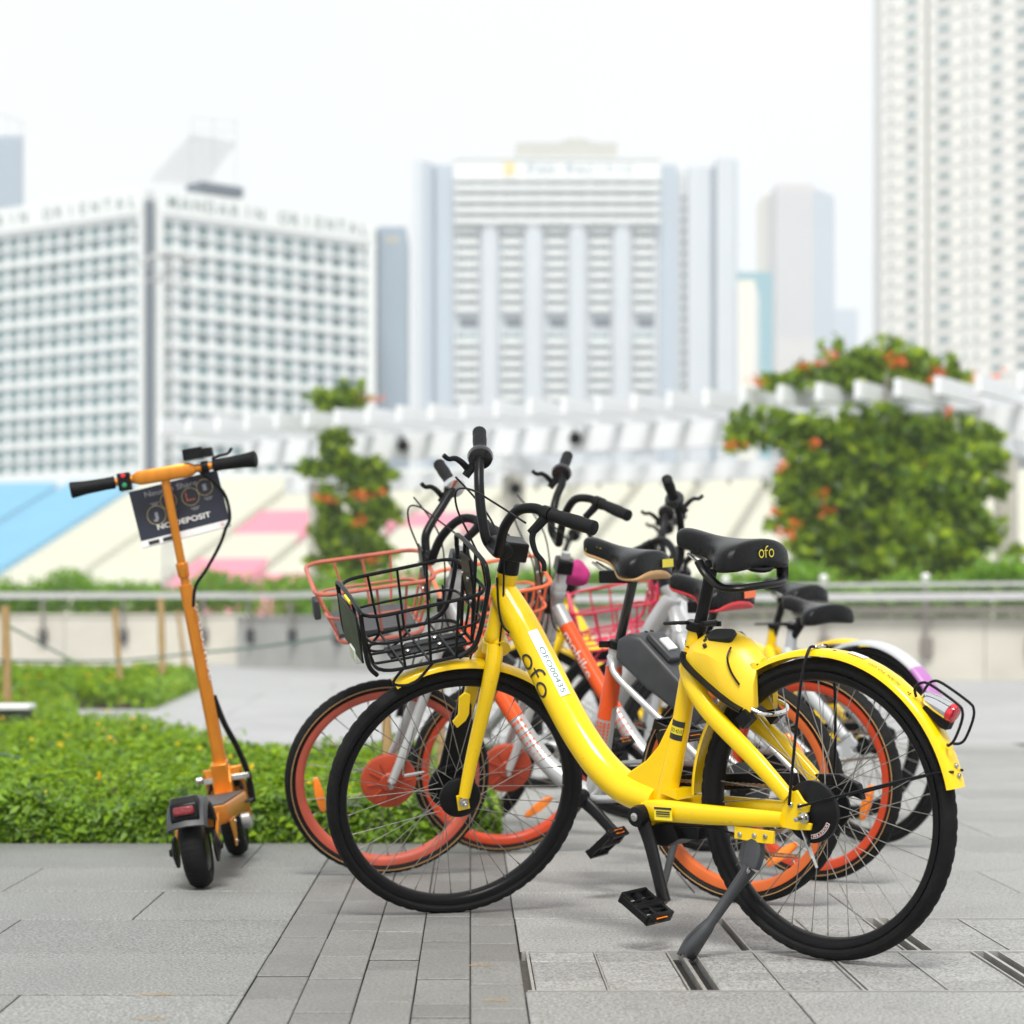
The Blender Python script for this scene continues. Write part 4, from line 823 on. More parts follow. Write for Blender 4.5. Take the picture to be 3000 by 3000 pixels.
mb=MB(); mb.box(V((.83,0,.262)),(.075,.052,.10),Matrix.Rotation(-R_(11),3,'Y')); mb.prism([(.80,.20),(.80,.245),(.84,.30),(.88,.29),(.88,.21)],-.030,-.012); mb.prism([(.80,.20),(.80,.245),(.84,.30),(.88,.29),(.88,.21)],.012,.030); hg=mb.build('folding_joint',M['scoot'],sc,bevel=.003)
mb=MB(); mb.bar((.84,-.085,.255),(.84,.062,.255),.018,.018); mb.lathe((.84,.062,.262),(0,1,0),[(0,.011),(.02,.012),(.024,.006)],14,True); mb.build('joint_bolt',M['steel'],hg,bevel=.002)
mb=MB()
def octo(p,w,d,n=8):
    x=sa.cross(V((0,1,0))).normalized(); return [p+V((0,1,0))*w*math.copysign(abs(cos(q))**.8,cos(q))+x*d*math.copysign(abs(sin(q))**.8,sin(q)) for q in [2*pi*(k+.5)/n for k in range(n)]]
mb.loft([octo(SB,.024,.027),octo(SB+sa*.03,.0215,.025),octo(SB+sa*.56,.0215,.025),octo(SB+sa*.575,.0205,.024)]); sm2=mb.build('stem',M['scoot'],sc,sharp=20)
mb=MB(); mb.loft([octo(SB+sa*.55,.0135,.0155),octo(ST,.0135,.0155)]); mb.build('inner_tube',M['scoot'],sm2,sharp=20)
mb=MB(); mb.loft([octo(SB+sa*.60,.018,.021),octo(SB+sa*.645,.020,.022)]); mb.build('stem_collar',M['scoot'],sm2,sharp=20,bevel=.002)
sb=lambda d:wrap(SB+sa*d,sa,V((-.6,-1,.1)),.0262)
mb=MB(); text(mb,'neuron',lambda u,v:sb(.36)(u*1.0,-v*0+v),w=.19,h=.016)
def ring2(mb,fn,r,w,n=20):
    mb.add([fn(cos(2*pi*k/n)*(r-(w if j else 0)),sin(2*pi*k/n)*(r-(w if j else 0))) for k in range(n) for j in(0,1)],[(2*k,2*((k+1)%n),2*((k+1)%n)+1,2*k+1) for k in range(n)])
ring2(mb,sb(.50),.0105,.003); ring2(mb,sb(.478),.005,.0018); mb.build('stem_lettering',M['inkwhite'],sm2)
# bar
hz=ST+sa*.012
mb=MB(); mb.tube([hz+V((0,-.20,0)),hz+V((0,.20,0))],.0125,14); mb.loft([[hz+V((0,y,0))+V((dx*k,0,dz*k)) for dx,dz in((-.022,-.012),(-.017,-.021),(.017,-.021),(.022,-.012),(.022,.012),(.017,.021),(-.017,.021),(-.022,.012))] for y,k in((-.098,.6),(-.082,.95),(-.07,1),(.07,1),(.082,.95),(.098,.6))]); hb=mb.build('handlebar',M['scoot'],sc,bevel=.0015)
for s in(1,-1):
    mb=MB(); g0=hz+V((0,s*.155,0)); g1=hz+V((-.028,s*.292,-.004)); mb.lathe(g0,g1-g0,[(0,.014),(.001,.0195),(.03,.019),(.09,.021),(.12,.024),(.136,.026),(.140,.02)],16,True); gp=mb.build('grip',M['blackmatte'],hb)
    mb=MB()
    for k in range(4): mb.lathe(g0.lerp(g1,.70+.065*k)+V((-.0195,0,.001)),(-1,0,0),[(0,.0028),(.0012,.0024)],8,True)
    mb.build('grip_holes',M['slot'],gp,kind='stuff')
mb=MB(); mb.lathe(hz+V((0,.108,0)),(0,1,0),[(0,.016),(0,.022),(.034,.022),(.034,.016)],16,True); mb.box(hz+V((-.006,.124,-.004)),(.035,.04,.055)); sw=mb.build('switch_block',M['black'],hb,bevel=.004)
for dz_,mm in((.014,'redbutton'),(-.016,'greenbutton')):
    mb=MB(); mb.lathe(hz+V((-.023,.124,dz_)),(-1,0,0),[(0,.0075),(.004,.0075),(.005,.005)],14,True); mb.build('button',M[mm],sw)
mb=MB(); mb.lathe(hz+V((0,-.118,0)),(0,-1,0),[(0,.0165),(0,.019),(.022,.019),(.022,.0165)],16,True); mb.box(hz+V((-.006,-.10,.045)),(.05,.062,.034)); mb.box(hz+V((-.002,-.138,.043)),(.04,.045,.026)); mb.tube(cat_([hz+V((0,-.155,.022)),hz+V((.03,-.175,.03)),hz+V((.05,-.20,.034)),hz+V((.05,-.215,.05))],4),.005,8); mb.build('display_unit',M['black'],hb,bevel=.006)
mb=MB(); mb.tube(cat_([hz+V((.02,-.10,.0)),hz+V((.045,-.165,-.08)),hz+V((.04,-.175,-.16)),hz+V((.03,-.155,-.20)),hz+V((.03,-.13,-.245)),hz+V((.02,-.08,-.31)),hz+V((.02,-.035,-.36)),hz+V((.035,-.016,-.42))],5),.0055,8)
mb.build('cable',M['black'],sc); mb=MB(); mb.tube(cat_([SB+sa*.21+V((.01,-.018,0)),SB+sa*.12+V((.01,-.034,0)),SB+sa*.03+V((.02,-.060,.0)),SB+V((.03,-.078,-.06)),SB+V((.03,-.080,-.15))],5),.0095,8); mb.build('cable',M['black'],sc)
br=Matrix.Rotation(R_(-4.5),3,'X'); bc=hz+V((.062,-.022,-.112)); bf=lambda u,v:bc+br@V((0,-u,v))
bt=Matrix.Rotation(R_(-4.5),3,'X')
mb=MB(); mb.box(bc,(.004,.285,.182),bt); bd=mb.build('sign_board',M['navy'],sc)
mb=MB(); mb.box(bc+br@V((-.0025,0,-.079)),(.0015,.2846,.0215),bt); mb.build('board_strip',M['label'],bd)
P_=lambda u,v:bf(u,v)+V((-.0036,0,0)); P2=lambda u,v:bf(u,v)+V((-.0045,0,0))
mb=MB(); text(mb,'Neuron Share',lambda u,v:P_(u-.012,v+.070),w=.168,h=.017); text(mb,'NO DEPOSIT',lambda u,v:P_(u+.004,v-.038),w=.172,h=.017,bold=.02); bl=mb.build('board_lettering',M['inkgrey'],bd)
mb=MB(); text(mb,'NO DEPOSIT',lambda u,v:P2(u+.004,v-.038),w=.172,h=.017,bold=.02); mb.build('board_heading',M['inkwhite'],bd)
mb=MB()
for cx,cy,r in((-.075,.0,.030),(-.028,.034,.026),(.042,.030,.028),(.092,.048,.026)): ring2(mb,lambda u,v:P_(u+cx,v+cy),r,.0012,28)
mb.build('board_circles',M['bgold'],bd)
mb=MB(); mb.add([P_(.028,.022),P_(.055,.022),P_(.055,.019),P_(.028,.019),P_(.028,.045),P_(.031,.045),P_(.031,.019)],[(0,1,2,3),(4,5,6,3)]); mb.build('board_mark',M['inkorange'],bd)
mb=MB()
for cx,cy,w,h in((-.075,-.002,.010,.022),(.092,.048,.012,.02),(-.080,-.016,.014,.006)): mb.add([P_(cx-w/2,cy-h/2),P_(cx+w/2,cy-h/2),P_(cx+w/2,cy+h/2),P_(cx-w/2,cy+h/2)],[(0,1,2,3)])
for k in range(3):
    for (cx,cy) in((-.072,.038),(-.022,.004),(.048,-.006),(.095,.014)): w=.03-.006*k; mb.add([P_(cx-w/2,cy-.0035*k),P_(cx+w/2,cy-.0035*k),P_(cx+w/2,cy-.0035*k+.0016),P_(cx-w/2,cy-.0035*k+.0016)],[(0,1,2,3)])
mb.build('board_print',M['inkgrey'],bd,kind='stuff')
mb=MB()
for u0,w in((-.103,.034),(-.055,.038)): mb.add([P2(u0-w/2,-.086),P2(u0+w/2,-.086),P2(u0+w/2,-.074),P2(u0-w/2,-.074)],[(0,1,2,3)])
mb.build('store_badge',M['ink'],bd,kind='stuff')
mb=MB(); ring2(mb,lambda u,v:P2(u+.118,v-.078),.005,.0018,16); mb.build('board_emblem',M['inkorange'],bd)
# ------------------------------------------------------------------ paving
def plate(x0,x1,y0,y1,z,dz,m,parent,name,ch=.0018):
    mb=MB(); zb=-.035
    mb.loft([[(x0,y0,zb),(x1,y0,zb),(x1,y1,zb),(x0,y1,zb)],[(x0,y0,z+dz-ch),(x1,y0,z+dz-ch),(x1,y1,z+dz-ch),(x0,y1,z+dz-ch)],[(x0+ch,y0+ch,z+dz),(x1-ch,y0+ch,z+dz),(x1-ch,y1-ch,z+dz),(x0+ch,y1-ch,z+dz)]])
    o=mb.build(name,m,parent,sharp=30); o.data.materials.append(M['joint'])
    for p in o.data.polygons:
        if abs(p.normal.z)<.3: p.material_index=1
    return o
pv=empty('pavement'); tag(pv,None,None,None,'structure')
mb=MB(); mb.box((0,9.4,-.05),(9,12.8,.06)); mb.build('joint_bed',M['joint'],pv)
rows=[2.9,3.48,4.06,4.64,5.215,5.83,6.45,7.07,7.68]; yy=7.68
YR=[3.5,4.085,4.675,5.254,5.85,6.41,6.99,7.56]
while YR[-1]<14.6: YR.append(YR[-1]+.58)
random.seed(11); g=.0017
YL=[3.42,4.02,4.64,5.215,5.83,6.45,7.07,7.875]
def slab_row(xa,xb,y0,y1,lens,m,first=None,name='slab'):
    x=xa if first is None else first
    xs=[xa]; 
    while x<xb-.12:
        if x>xa+.05: xs.append(x)
        x+=random.choice(lens)
    xs.append(xb)
    for a_,b_ in zip(xs,xs[1:]): plate(a_+g,b_-g,y0+.0042,y1-.0042,0,U(-.0009,.0009),m,pv,name)
fj={5.215:-.82-.0,4.64:-1.03,5.83:-1.22,4.02:-.6,6.45:-1.0,3.42:-.8,7.07:-.7}
for y0,y1 in zip(YL,YL[1:]): slab_row(-2.4,-.451,y0,y1,(.9,1.2),M['slab'],{5.215:-2.03,4.64:-2.35,4.02:-2.1,5.83:-1.75,6.45:-2.2}.get(y0,-1.9))
# joint seen between the scooter and the camera, rows beside it
cols=[-.451,-.339,-.224,-.1125,0,.110]
offs=[.18,.05,.30,.12,.24]
for i,(a_,b_) in enumerate(zip(cols,cols[1:])):
    y=3.2+offs[i]; k=0
    while y<7.80:
        L=random.choice((.155,.30,.32,.42)) ; y2=min(y+L,7.878)
        plate(a_+.0010+U(0,.0006),b_-.0010-U(0,.0006),y+.004,y2-.004,0,U(-.0014,.0012),M['brick'],pv,'paver'); y=y2
# right side: slab rows with steel framed cover rows
for y0,y1 in zip(YR,YR[1:]):
    if abs(y0-4.675)<.01 or abs(y0-5.254)<.01: continue
    if y0>8: continue
    slab_row(.110,2.6 if y0<8 else 3.4,y0,y1,(.9,1.15),M['slabr'],{4.085:.64,3.5:.9,5.85:.99,6.41:.62,6.99:1.1}.get(y0,.7))
def cover_row(y0,y1,slots,steels,thins,xa,xb):
    fr_=MB()
    fr_.box(((xa+xb)/2,y0+.004,-.012),(xb-xa,.006,.028)); fr_.box(((xa+xb)/2,y1-.004,-.012),(xb-xa,.005,.028))
    cuts=[xa]
    for s in slots: cuts+=[('s',s)]
    bounds=sorted([(s-.034,s+.034,'slot') for s in slots]+[(s-.006,s+.012,'steel') for s in steels]+[(s-.0022,s+.0022,'thin') for s in thins])
    x=xa+.012; segs=[]
    for a_,b_,k in bounds+[(xb,xb,'end')]:
        if a_>x+.02: segs.append((x,a_)); 
        x=b_
        if k=='slot':
            for q in(a_+.003,(a_+b_)/2,b_-.003): fr_.box((q,(y0+y1)/2,-.012),(.0035 if q!=(a_+b_)/2 else .008,y1-y0-.014,.027))
            vd=MB(); vd.box(((a_+b_)/2,(y0+y1)/2,-.0225),(b_-a_-.004,y1-y0-.012,.008)); vd.build('drain_shade_strip',M['slot'],pv)  # black strip paints the depth shade inside the slot
        elif k=='steel': fr_.box((a_+.003,(y0+y1)/2,-.012),(.005,y1-y0-.014,.027)); fr_.box((b_-.004,(y0+y1)/2,-.0115),(.007,y1-y0-.014,.027))
        elif k=='thin': fr_.box(((a_+b_)/2,(y0+y1)/2,-.0125),(.0030,y1-y0-.014,.026))
    fr_.box((xa+.012,(y0+y1)/2,-.0115),(.006,y1-y0-.014,.026))
    fo=fr_.build('cover_frame',M['frame'],pv,kind='stuff')
    n=4; h=(y1-y0-.016)/n
    for (a_,b_) in segs:
        a2=a_+(.006 if a_<xa+.03 else .001)
        for k in range(n): plate(a2,b_-.001,y0+.008+h*k+.0012,y0+.008+h*(k+1)-.0012,-.0015,U(-.0006,.0006),M['slabr'],pv,'cover_tile',ch=.001)
cover_row(4.675,5.254,[.475,1.165,1.86],[.80,1.50,2.2],[.28,.64,.97,1.33,1.68,2.03],.116,2.6)
cover_row(5.254,5.85,[1.02,1.72],[2.06],[.82,1.23,1.44,1.9],.625,2.6); plate(.113,.618,5.258,5.846,0,0,M['slabr'],pv,'slab')
# farther slabs (path between the beds and the open plaza)
for y0,y1 in zip(YR,YR[1:]):
    if y0<7.5: continue
    slab_row(.110,3.4,y0,y1,(.9,1.2,1.5),M['slabr'],U(.4,1.0))
y=7.90
mb=MB()
plz=npmesh('plaza',np.array([[-30,8,-.0305],[30,8,-.0305],[60,60,-.0305],[-60,60,-.0305]],float),np.array([[0,1,2,3]]),M['plaza'],None,'structure')
# large plaza flags, joints recessed
fl=empty('plaza_paving'); tag(fl,None,None,None,'structure')
random.seed(5)
def far_flags():
    Y=14.62; n=0
    while Y<31:
        h=1.2; x=-8.+U(0,1)
        while x<11:
            w=1.8
            if -1.6*Y/6<x<3.2*Y/6:
                plate(x+.005,x+w-.005,Y+.005,Y+h-.005,0,U(-.001,.001),M['plaza'],fl,'flagstone',ch=.003); n+=1
            x+=w
        Y+=h
far_flags()
for y0,y1 in zip(YR[8:],YR[9:]):     # path strip left of x=.11 behind the first bed
    if y0>11.2: slab_row(-3.2,.110,y0,y1,(1.2,1.5),M['slabr'],U(-2.8,-2.2))
npmesh('ground',np.array([[-840,-25,-.08],[840,-25,-.08],[840,1105,-.08],[-840,1105,-.08]],float),np.array([[0,1,2,3]]),M['plaza'],None,'structure')
random.seed(21)
for x_,y_,L_,a_,lb in ((-.63,4.62,.075,.15,'thin brown fallen twig on a slab at the lower left, nearest the pavers'),(-.60,4.34,.06,.05,'fallen twig at the bottom left edge of the picture, on the paving'),(.02,5.02,.05,-.1,'short dark twig on the grey pavers below the yellow front wheel'),(.05,4.55,.05,-.25,'curved twig on the pavers beside the steel cover, bottom centre')):
    mb=MB(); mb.tube(cat_([(-L_/2,0,.002),(-L_*.1,.006,.004),(L_*.2,-.003,.003),(L_/2,.008,.002)],5),.0009,5); mb.tube([(L_*.1,0,.003),(L_*.3,.018,.002)],.0007,4)
    o=mb.build('twig',M['bamboo'],None,kind='thing'); o.location=(x_,y_,0); o.rotation_euler=(0,0,a_); tag(o,lb,'twig','fallen twigs on the paving')
# ------------------------------------------------------------------ planted beds
def inpoly(x,y,P):
    c=np.zeros(len(x),bool); n=len(P)
    for i in range(n):
        x1,y1=P[i]; x2,y2=P[(i+1)%n]; m=((y1>y)!=(y2>y)); c^=m&(x<(x2-x1)*(y-y1)/((y2-y1)+1e-12)+x1)
    return c
def edged(x,y,P):
    d=np.full(len(x),9.)
    for i in range(len(P)):
        a_=np.array(P[i]);b_=np.array(P[(i+1)%len(P)]); ab=b_-a_; t=np.clip(((x-a_[0])*ab[0]+(y-a_[1])*ab[1])/(ab@ab),0,1); d=np.minimum(d,np.hypot(x-a_[0]-t*ab[0],y-a_[1]-t*ab[1]))
    return d
def lumps(x,y,s,n=60,seed=1):
    rs=np.random.RandomState(seed); o=np.zeros_like(x)
    for k in range(24): kx,ky,p=rs.normal(size=2).tolist()+[rs.rand()*6.28]; o+=np.sin(x*kx*s+y*ky*s+p)
    return o/24*2.2
def bed(nm,P,N,lsize,h,flowers,seed,label,flabel):
    rs=np.random.RandomState(seed); np.random.seed(seed); P_a=np.array(P); lo=P_a.min(0); hi=P_a.max(0)
    x=rs.uniform(lo[0],hi[0],N*3); y=rs.uniform(lo[1],hi[1],N*3)
    w=rs.rand(N*3)<np.clip((9.5/y)**2*1.25,.12,1) if nm=='near' else np.ones(N*3,bool)
    k=inpoly(x,y,P)&w; x,y=x[k][:N],y[k][:N]; e=edged(x,y,P); n=len(x)
    prof=np.sqrt(np.clip(e/.16+.30,0,1)); H=h*prof*(1+.38*lumps(x,y,9,seed=seed)+.24*lumps(x,y,30,seed=seed+5))
    if nm=='near':
        m_=8000; xe=rs.uniform(-2.6,.10,m_); ye=7.885+np.abs(rs.normal(size=m_))*.03; x=np.concatenate([x,xe]); y=np.concatenate([y,ye]); n=len(x); e=edged(x,y,P); prof=np.sqrt(np.clip(e/.16+.30,0,1)); H=h*prof*(1+.38*lumps(x,y,9,seed=seed)+.16*lumps(x,y,30,seed=seed+5))
    z=H-np.abs(rs.normal(size=n))*.045*(h/.19)-.0; low=rs.rand(n)<.22; z[low]=rs.uniform(.01,1,low.sum())*H[low]; z=np.clip(z,.008,None)
    nr=rs.normal(size=(n,3))*.55; nr[:,2]=np.abs(nr[:,2])+.75; edge=e<.10; nr[edge,1]-=.8; nr[edge,2]*=.6; q=e<.05; z[q]=rs.uniform(.01,1.05,q.sum())*H[q]*1.25
    leaves('groundcover',np.stack([x,y,z],1),nr,lsize*rs.uniform(.5,1.5,n)*np.where(rs.rand(n)<.07,1.5,1),M['leafbed'],None,'stuff',aspect=.5)
    o=C.objects[-1]; o['label']=label
    mb=MB(); cx_=sum(p[0] for p in P)/len(P); cy_=sum(p[1] for p in P)/len(P); pp=[(p[0]+(cx_-p[0])*.02,p[1]+(.09 if p[1]<cy_ else -.05)) for p in P]; mb.loft([[(a_,b_,-.03) for a_,b_ in pp],[(a_,b_,.008) for a_,b_ in pp]]); s=mb.build('soil_bed',M['soil'],None); s['kind']='structure'
    x=rs.uniform(lo[0],hi[0],flowers*6); y=rs.uniform(lo[1],hi[1],flowers*6); k=inpoly(x,y,P); x,y=x[k][:flowers],y[k][:flowers]
    e=edged(x,y,P); H=h*np.sqrt(np.clip(e/.16+.30,0,1))*(1+.38*lumps(x,y,9,seed=seed)+.24*lumps(x,y,30,seed=seed+5))+.004-np.abs(rs.normal(size=len(x)))*.03*(e<.3)
    cx=np.repeat(x,4)+rs.normal(size=len(x)*4)*.006; cy=np.repeat(y,4)+rs.normal(size=len(x)*4)*.006; cz=np.repeat(H,4)+rs.normal(size=len(x)*4)*.004
    leaves('yellow_flowers',np.stack([cx,cy,cz],1),rs.normal(size=(len(cx),3))*.6+np.array([0,-.5,.6]),lsize*.42*np.ones(len(cx)),M['yflower'],None,'stuff',aspect=.9)
bed('near',[(-3.2,7.87),(.100,7.87),(.100,11.0),(-1.0,11.2),(-1.40,12.6),(-1.95,14.4),(-2.6,15.1),(-3.2,19.0),(-5,20),(-5,12)],74000,.036,.18,220,4,'dense bright green groundcover beside the pavement',None)
bed('far',[(-7.5,20.4),(-2.8,20.6),(-3.2,27.8),(-4.6,28.8),(-8.5,29.5)],38000,.07,.24,90,9,'green groundcover in the bed beyond the path',None)
# bamboo stakes, rope, garden lamp
def stake(x,y,h,r,label,lean=(0,0)):
    mb=MB(); pts=[(0,0,-.02)]; rr=[r]
    r*=.82
    for k in range(1,6): pts.append((lean[0]*k/5,lean[1]*k/5,h*k/5)); rr.append(r*(1+.06*((k%2)*2-1)))
    mb.tube(pts,rr,9); o=mb.build('bamboo_stake',M['bamboo'],None); o.location=(x,y,0); tag(o,label,'stake','bamboo stakes in the planted beds'); return o
def gx(px,Y): return (px-PX)/FPX*Y
for px,Y,tx,ty,r,lab in((22,17.0,15,1775,.042,'bamboo stake at the left picture edge beside the garden lamp'),(357,21.5,336,1782,.035,'bamboo stake rising from the middle of the far planted bed'),(478,24.5,470,1752,.045,'tallest bamboo stake of the far planted bed, just left of the scooter stem'),(552,27.0,520,1788,.030,'thin bamboo stake near the far tip of the bed, close to the scooter stem')):
    stake(gx(px,Y),Y,HC+(PY-ty)/FPX*Y,r,lab,(gx(tx,Y)-gx(px,Y),0))
stake(-.279,8.14,.52,.021,'bamboo stake seen through the front wheel of the nearest bicycle',(-.02,0))
stake(-.113,9.3,.62,.022,'bamboo stake in the near bed, right of the stake behind the yellow front wheel',(-.01,0))
def rope(pts,label,r=.008):
    mb=MB(); mb.tube(cat_(pts,8),r,6); o=mb.build('rope',M['rope'],None); tag(o,label,'rope','green ropes strung between the stakes')
def rp(px,py,Y): return (gx(px,Y),Y,HC+(PY-py)/FPX*Y)
rope([rp(-200,1925,17),rp(20,1936,17),rp(340,1936,20),rp(560,1915,19),rp(760,1895,17),rp(1000,1862,15)],'green rope sagging across the picture in front of the pale wall',.010)
rope([rp(20,1832,17),rp(110,1880,18),rp(210,1935,20)],'short green rope slanting down from the left stake',.008)
rope([rp(-60,2195,9.5),rp(160,2245,9.8),rp(350,2285,10.2),rp(520,2300,10.5),rp(800,2290,10.3),rp(1145,2250,8.3)],'green rope lying low over the near bed',.006)
mb=MB(); mb.box((0,0,.10),(.30,.2,.16)); lp=mb.build('garden_lamp',M['dgrey'],None,bevel=.01); lp.location=(gx(15,14.3),14.3,.04); tag(lp,'low dark garden lamp with pale lid among the groundcover','lamp')
mb=MB(); mb.box((0,0,.20),(.34,.24,.035)); mb.build('lamp_lid',M['label'],lp,bevel=.01)
# ------------------------------------------------------------------ plaza wall, rail, hedge
def wallseg(name,label,P0,P1,h,th,m,cat,n=1,cap=True):
    r=empty(name); tag(r,label,cat); a_,b_=V((*P0,0)),V((*P1,0)); d=(b_-a_); L=d.length; d.normalize(); 
    k=max(1,int(L/3.)); 
    for i in range(k):
        p=a_+d*(L*i/k+.006); q=a_+d*(L*(i+1)/k-.006); mb=MB(); mb.bar(p+V((0,0,h/2-.02)),q+V((0,0,h/2-.02)),th,h+.04); mb.build('wall_panel',m,r)
    if cap: mb=MB(); mb.bar(a_+V((0,0,h+.03)),b_+V((0,0,h+.03)),th+.06,.055); mb.build('coping',m,r)
    return r
WL0,WL1=(gx(-900,47),47.),(gx(738,47),47.); WR0,WR1=(gx(740,46),44.),(gx(1500,36),36.); WR2=(gx(3700,31),31.)
wallseg('plaza_wall','long low pale wall at the back left of the plaza',WL0,WL1,.93,.25,M['concrete'],'wall')
wallseg('plaza_wall','low grey wall section behind the scooter and the first bicycles',WR0,WR1,.88,.25,M['concreteg'],'wall')
wallseg('plaza_wall','low cream wall at the back right of the plaza under the rail',WR1,WR2,.80,.25,M['concrete'],'wall')
def railing(label,P0,P1,zt,zs,sp,knobs,zmid):
    r=empty('railing'); tag(r,label,'railing'); a_,b_=V((*P0,0)),V((*P1,0)); d=(b_-a_); L=d.length; d.normalize(); nn=V((d.y,-d.x,0)); off=nn*.22
    for z,h,m in zs: mb=MB(); mb.bar(a_+off+V((0,0,z)),b_+off+V((0,0,z)),.08,h,); mb.build('rail',M[m],r)
    t=sp*.4
    while t<L:
        p=a_+d*t+off*1.0; mb=MB(); mb.box(p+V((0,0,(zt+zmid)/2-.03)),(.055,.055,zt-zmid)); po=mb.build('post',M['raild'],r)
        mb=MB(); mb.box(p-nn*.04+V((0,0,zmid)),(.17,.11,.26)); mb.build('post_foot',M['dgrey'] if not knobs else M['raild'],po,bevel=.01)
        if knobs: mb=MB(); mb.ball(p+V((0,0,zt+.07)),.065,12); mb.build('post_light',M['reflw'],po)
        t+=sp
railing('grey metal railing along the back left wall',WL0,WL1,1.36,[(1.36,.11,'rail')],1.62,False,.55)
railing('metal railing behind the bicycles',WR0,WR1,1.30,[(1.30,.10,'rail')],1.7,False,.55)
railing('pale railing with round post lights along the back right wall',WR1,WR2,1.36,[(1.16,.11,'rail'),(1.33,.05,'rail'),(.93,.06,'raild'),(1.0,.05,'raild')],1.5,True,.45)
def hedge(label,P0,P1,z0,z1,dep,N,seed,ls=.13):
    rs=np.random.RandomState(seed); np.random.seed(seed); a_,b_=np.array(P0),np.array(P1); t=rs.rand(N); L=np.linalg.norm(b_-a_); d=(b_-a_)/L; nn=np.array([-d[1],d[0]])
    if nn[1]<0: nn=-nn
    w=rs.rand(N)*dep; top=z1+.14*np.sin(t*L*1.9)+.10*np.sin(t*L*4.3+1)+.08*rs.normal(size=N); z=z0+(top-z0)*np.sqrt(rs.rand(N))
    pos=a_[None]+t[:,None]*L*d[None]+(w+.15)[:,None]*nn[None]
    r=empty('hedge'); tag(r,label,'hedge'); nr=rs.normal(size=(N,3)); nr[:,2]+=.6; nr[:,1]-=.5
    leaves('foliage',np.stack([pos[:,0],pos[:,1],z],1),nr,ls*rs.uniform(.6,1.4,N),M['leafhedge'],r)
    mb=MB()
    for k in range(24):
        q=a_+d*L*(k+.5)/24+nn*dep*.6; mb.tube([(q[0],q[1],0),(q[0]+U(-.1,.1),q[1],z0+(z1-z0)*.6)],.03,5)
    mb.build('stems',M['bamboo'],r,kind='stuff')
hedge('low clipped green hedge behind the back left wall',WL0,WL1,.55,1.62,1.6,15000,21)
hedge('low green hedge behind the middle railing',WR0,WR1,.5,1.48,1.3,8000,22)
hedge('light green hedge behind the back right railing',WR1,WR2,.5,1.42,1.2,15000,23)
# ------------------------------------------------------------------ pergola
PB=V((.8718,-.4899,0)); PS=V((.4899,.8718,0)); k_=1.12
PR=V((6.1*k_+0.0,37*k_,0)); PZ=HC+720*37*k_/FPX
pg=empty('pergola'); tag(pg,'long white pergola with angled roof slats above the back wall','pergola')
def pp(t,s,z=0): return PR+PB*t+PS*s+V((0,0,z))
t=-15.35; i=0
while t<7:
    mb=MB(); mb.bar(pp(t,0,PZ-.16),pp(t,4.6,PZ-.16),.12,.32); mb.build('slat',M['pergola'],pg); t+=.735; i+=1
for s,zz,hh in((2.7,PZ-.36-.24,.50),(4.3,3.92,.36)):
    mb=MB(); mb.bar(pp(-15.0,s,zz),pp(7,s,zz),.24,hh); mb.build('beam',M['pergola'],pg)
for px_c in(935,1505,2350,2948):
    kk=(px_c-PX)/FPX; b0=PR+PS*2.7; tt=(kk*b0.y-b0.x)/(PB.x-kk*PB.y)
    mb=MB(); mb.bar(pp(tt,2.2,PZ-1.06),pp(tt,4.5,PZ-1.06),.3,.30); mb.build('cross_beam',M['pergola'],pg)
    for s in(2.7,):
        p=pp(tt,s); mb=MB(); mb.box(p+V((0,0,(PZ-1.28)/2)),(.36,.36,PZ-1.28),Matrix.Rotation(-R_(29.3),3,'Z')); mb.build('column',M['concrete'],pg,bevel=.02)
t=-14
while t<6.5:
    mb=MB(); mb.box(pp(t+.3,4.15,3.68),(.07,.07,.12)); mb.build('slat_bracket',M['concreteg'],pg); t+=.735
for px_,py_ in((1181,1300),(1684,1278),(2828,1239),(1510,1425)):
    kk=(px_-PX)/FPX; tt=(kk*(PR.y+PS.y*2.45)-PR.x-PS.x*2.45)/(PB.x-kk*PB.y); p=pp(tt,2.45); z=HC+(PY-py_)/FPX*p.y
    mb=MB(); mb.lathe((0,.1,0),(0,-1,-.25),[(-.02,.05),(0,.11),(.22,.13),(.24,.10)],14,True); mb.box((0,.12,.06),(.05,.05,.22)); o=mb.build('spotlight',M['black'],None,bevel=.005); o.location=p+V((0,0,z)); tag(o,{1181:'small black spotlight on the pergola beam right of the left vine',1684:'small black spotlight mid-way along the pergola beam above the bicycles',2828:'small black spotlight on the pergola beam beside the large vine',1510:'small black spotlight at the top of the middle pergola column'}[px_],'spotlight','spotlights on the pergola')
# vines
def vine(label,fnc,N,seed,ls,flw,stems):
    rs=np.random.RandomState(seed); np.random.seed(seed); r=empty('flowering_vine'); tag(r,label,'vine')
    pos,fpos=fnc(rs,N,flw); pos=pos[~((pos[:,2]>PZ-.37)&(pos[:,2]<PZ-.02))]; n=len(pos); nr=rs.normal(size=(n,3)); nr[:,2]+=.5; nr[:,1]-=.6
    leaves('foliage',pos,nr,ls*rs.uniform(.55,1.5,n),M['leafvine'],r,aspect=.6)
    c=np.repeat(fpos,12,0)+rs.normal(size=(len(fpos)*12,3))*np.array([.075,.06,.05]); leaves('blossoms',c,rs.normal(size=(len(c),3))+np.array([0,-1,.3]),.085*rs.uniform(.7,1.3,len(c)),M['flower'],r,aspect=.8)
    mb=MB()
    for p in stems: mb.tube(cat_(p,6),.035,6)
    mb.build('stems',M['raild'],r,kind='stuff')
def at(px,py,Y): return np.array([gx(px,Y),Y,HC+(PY-py)/FPX*Y])
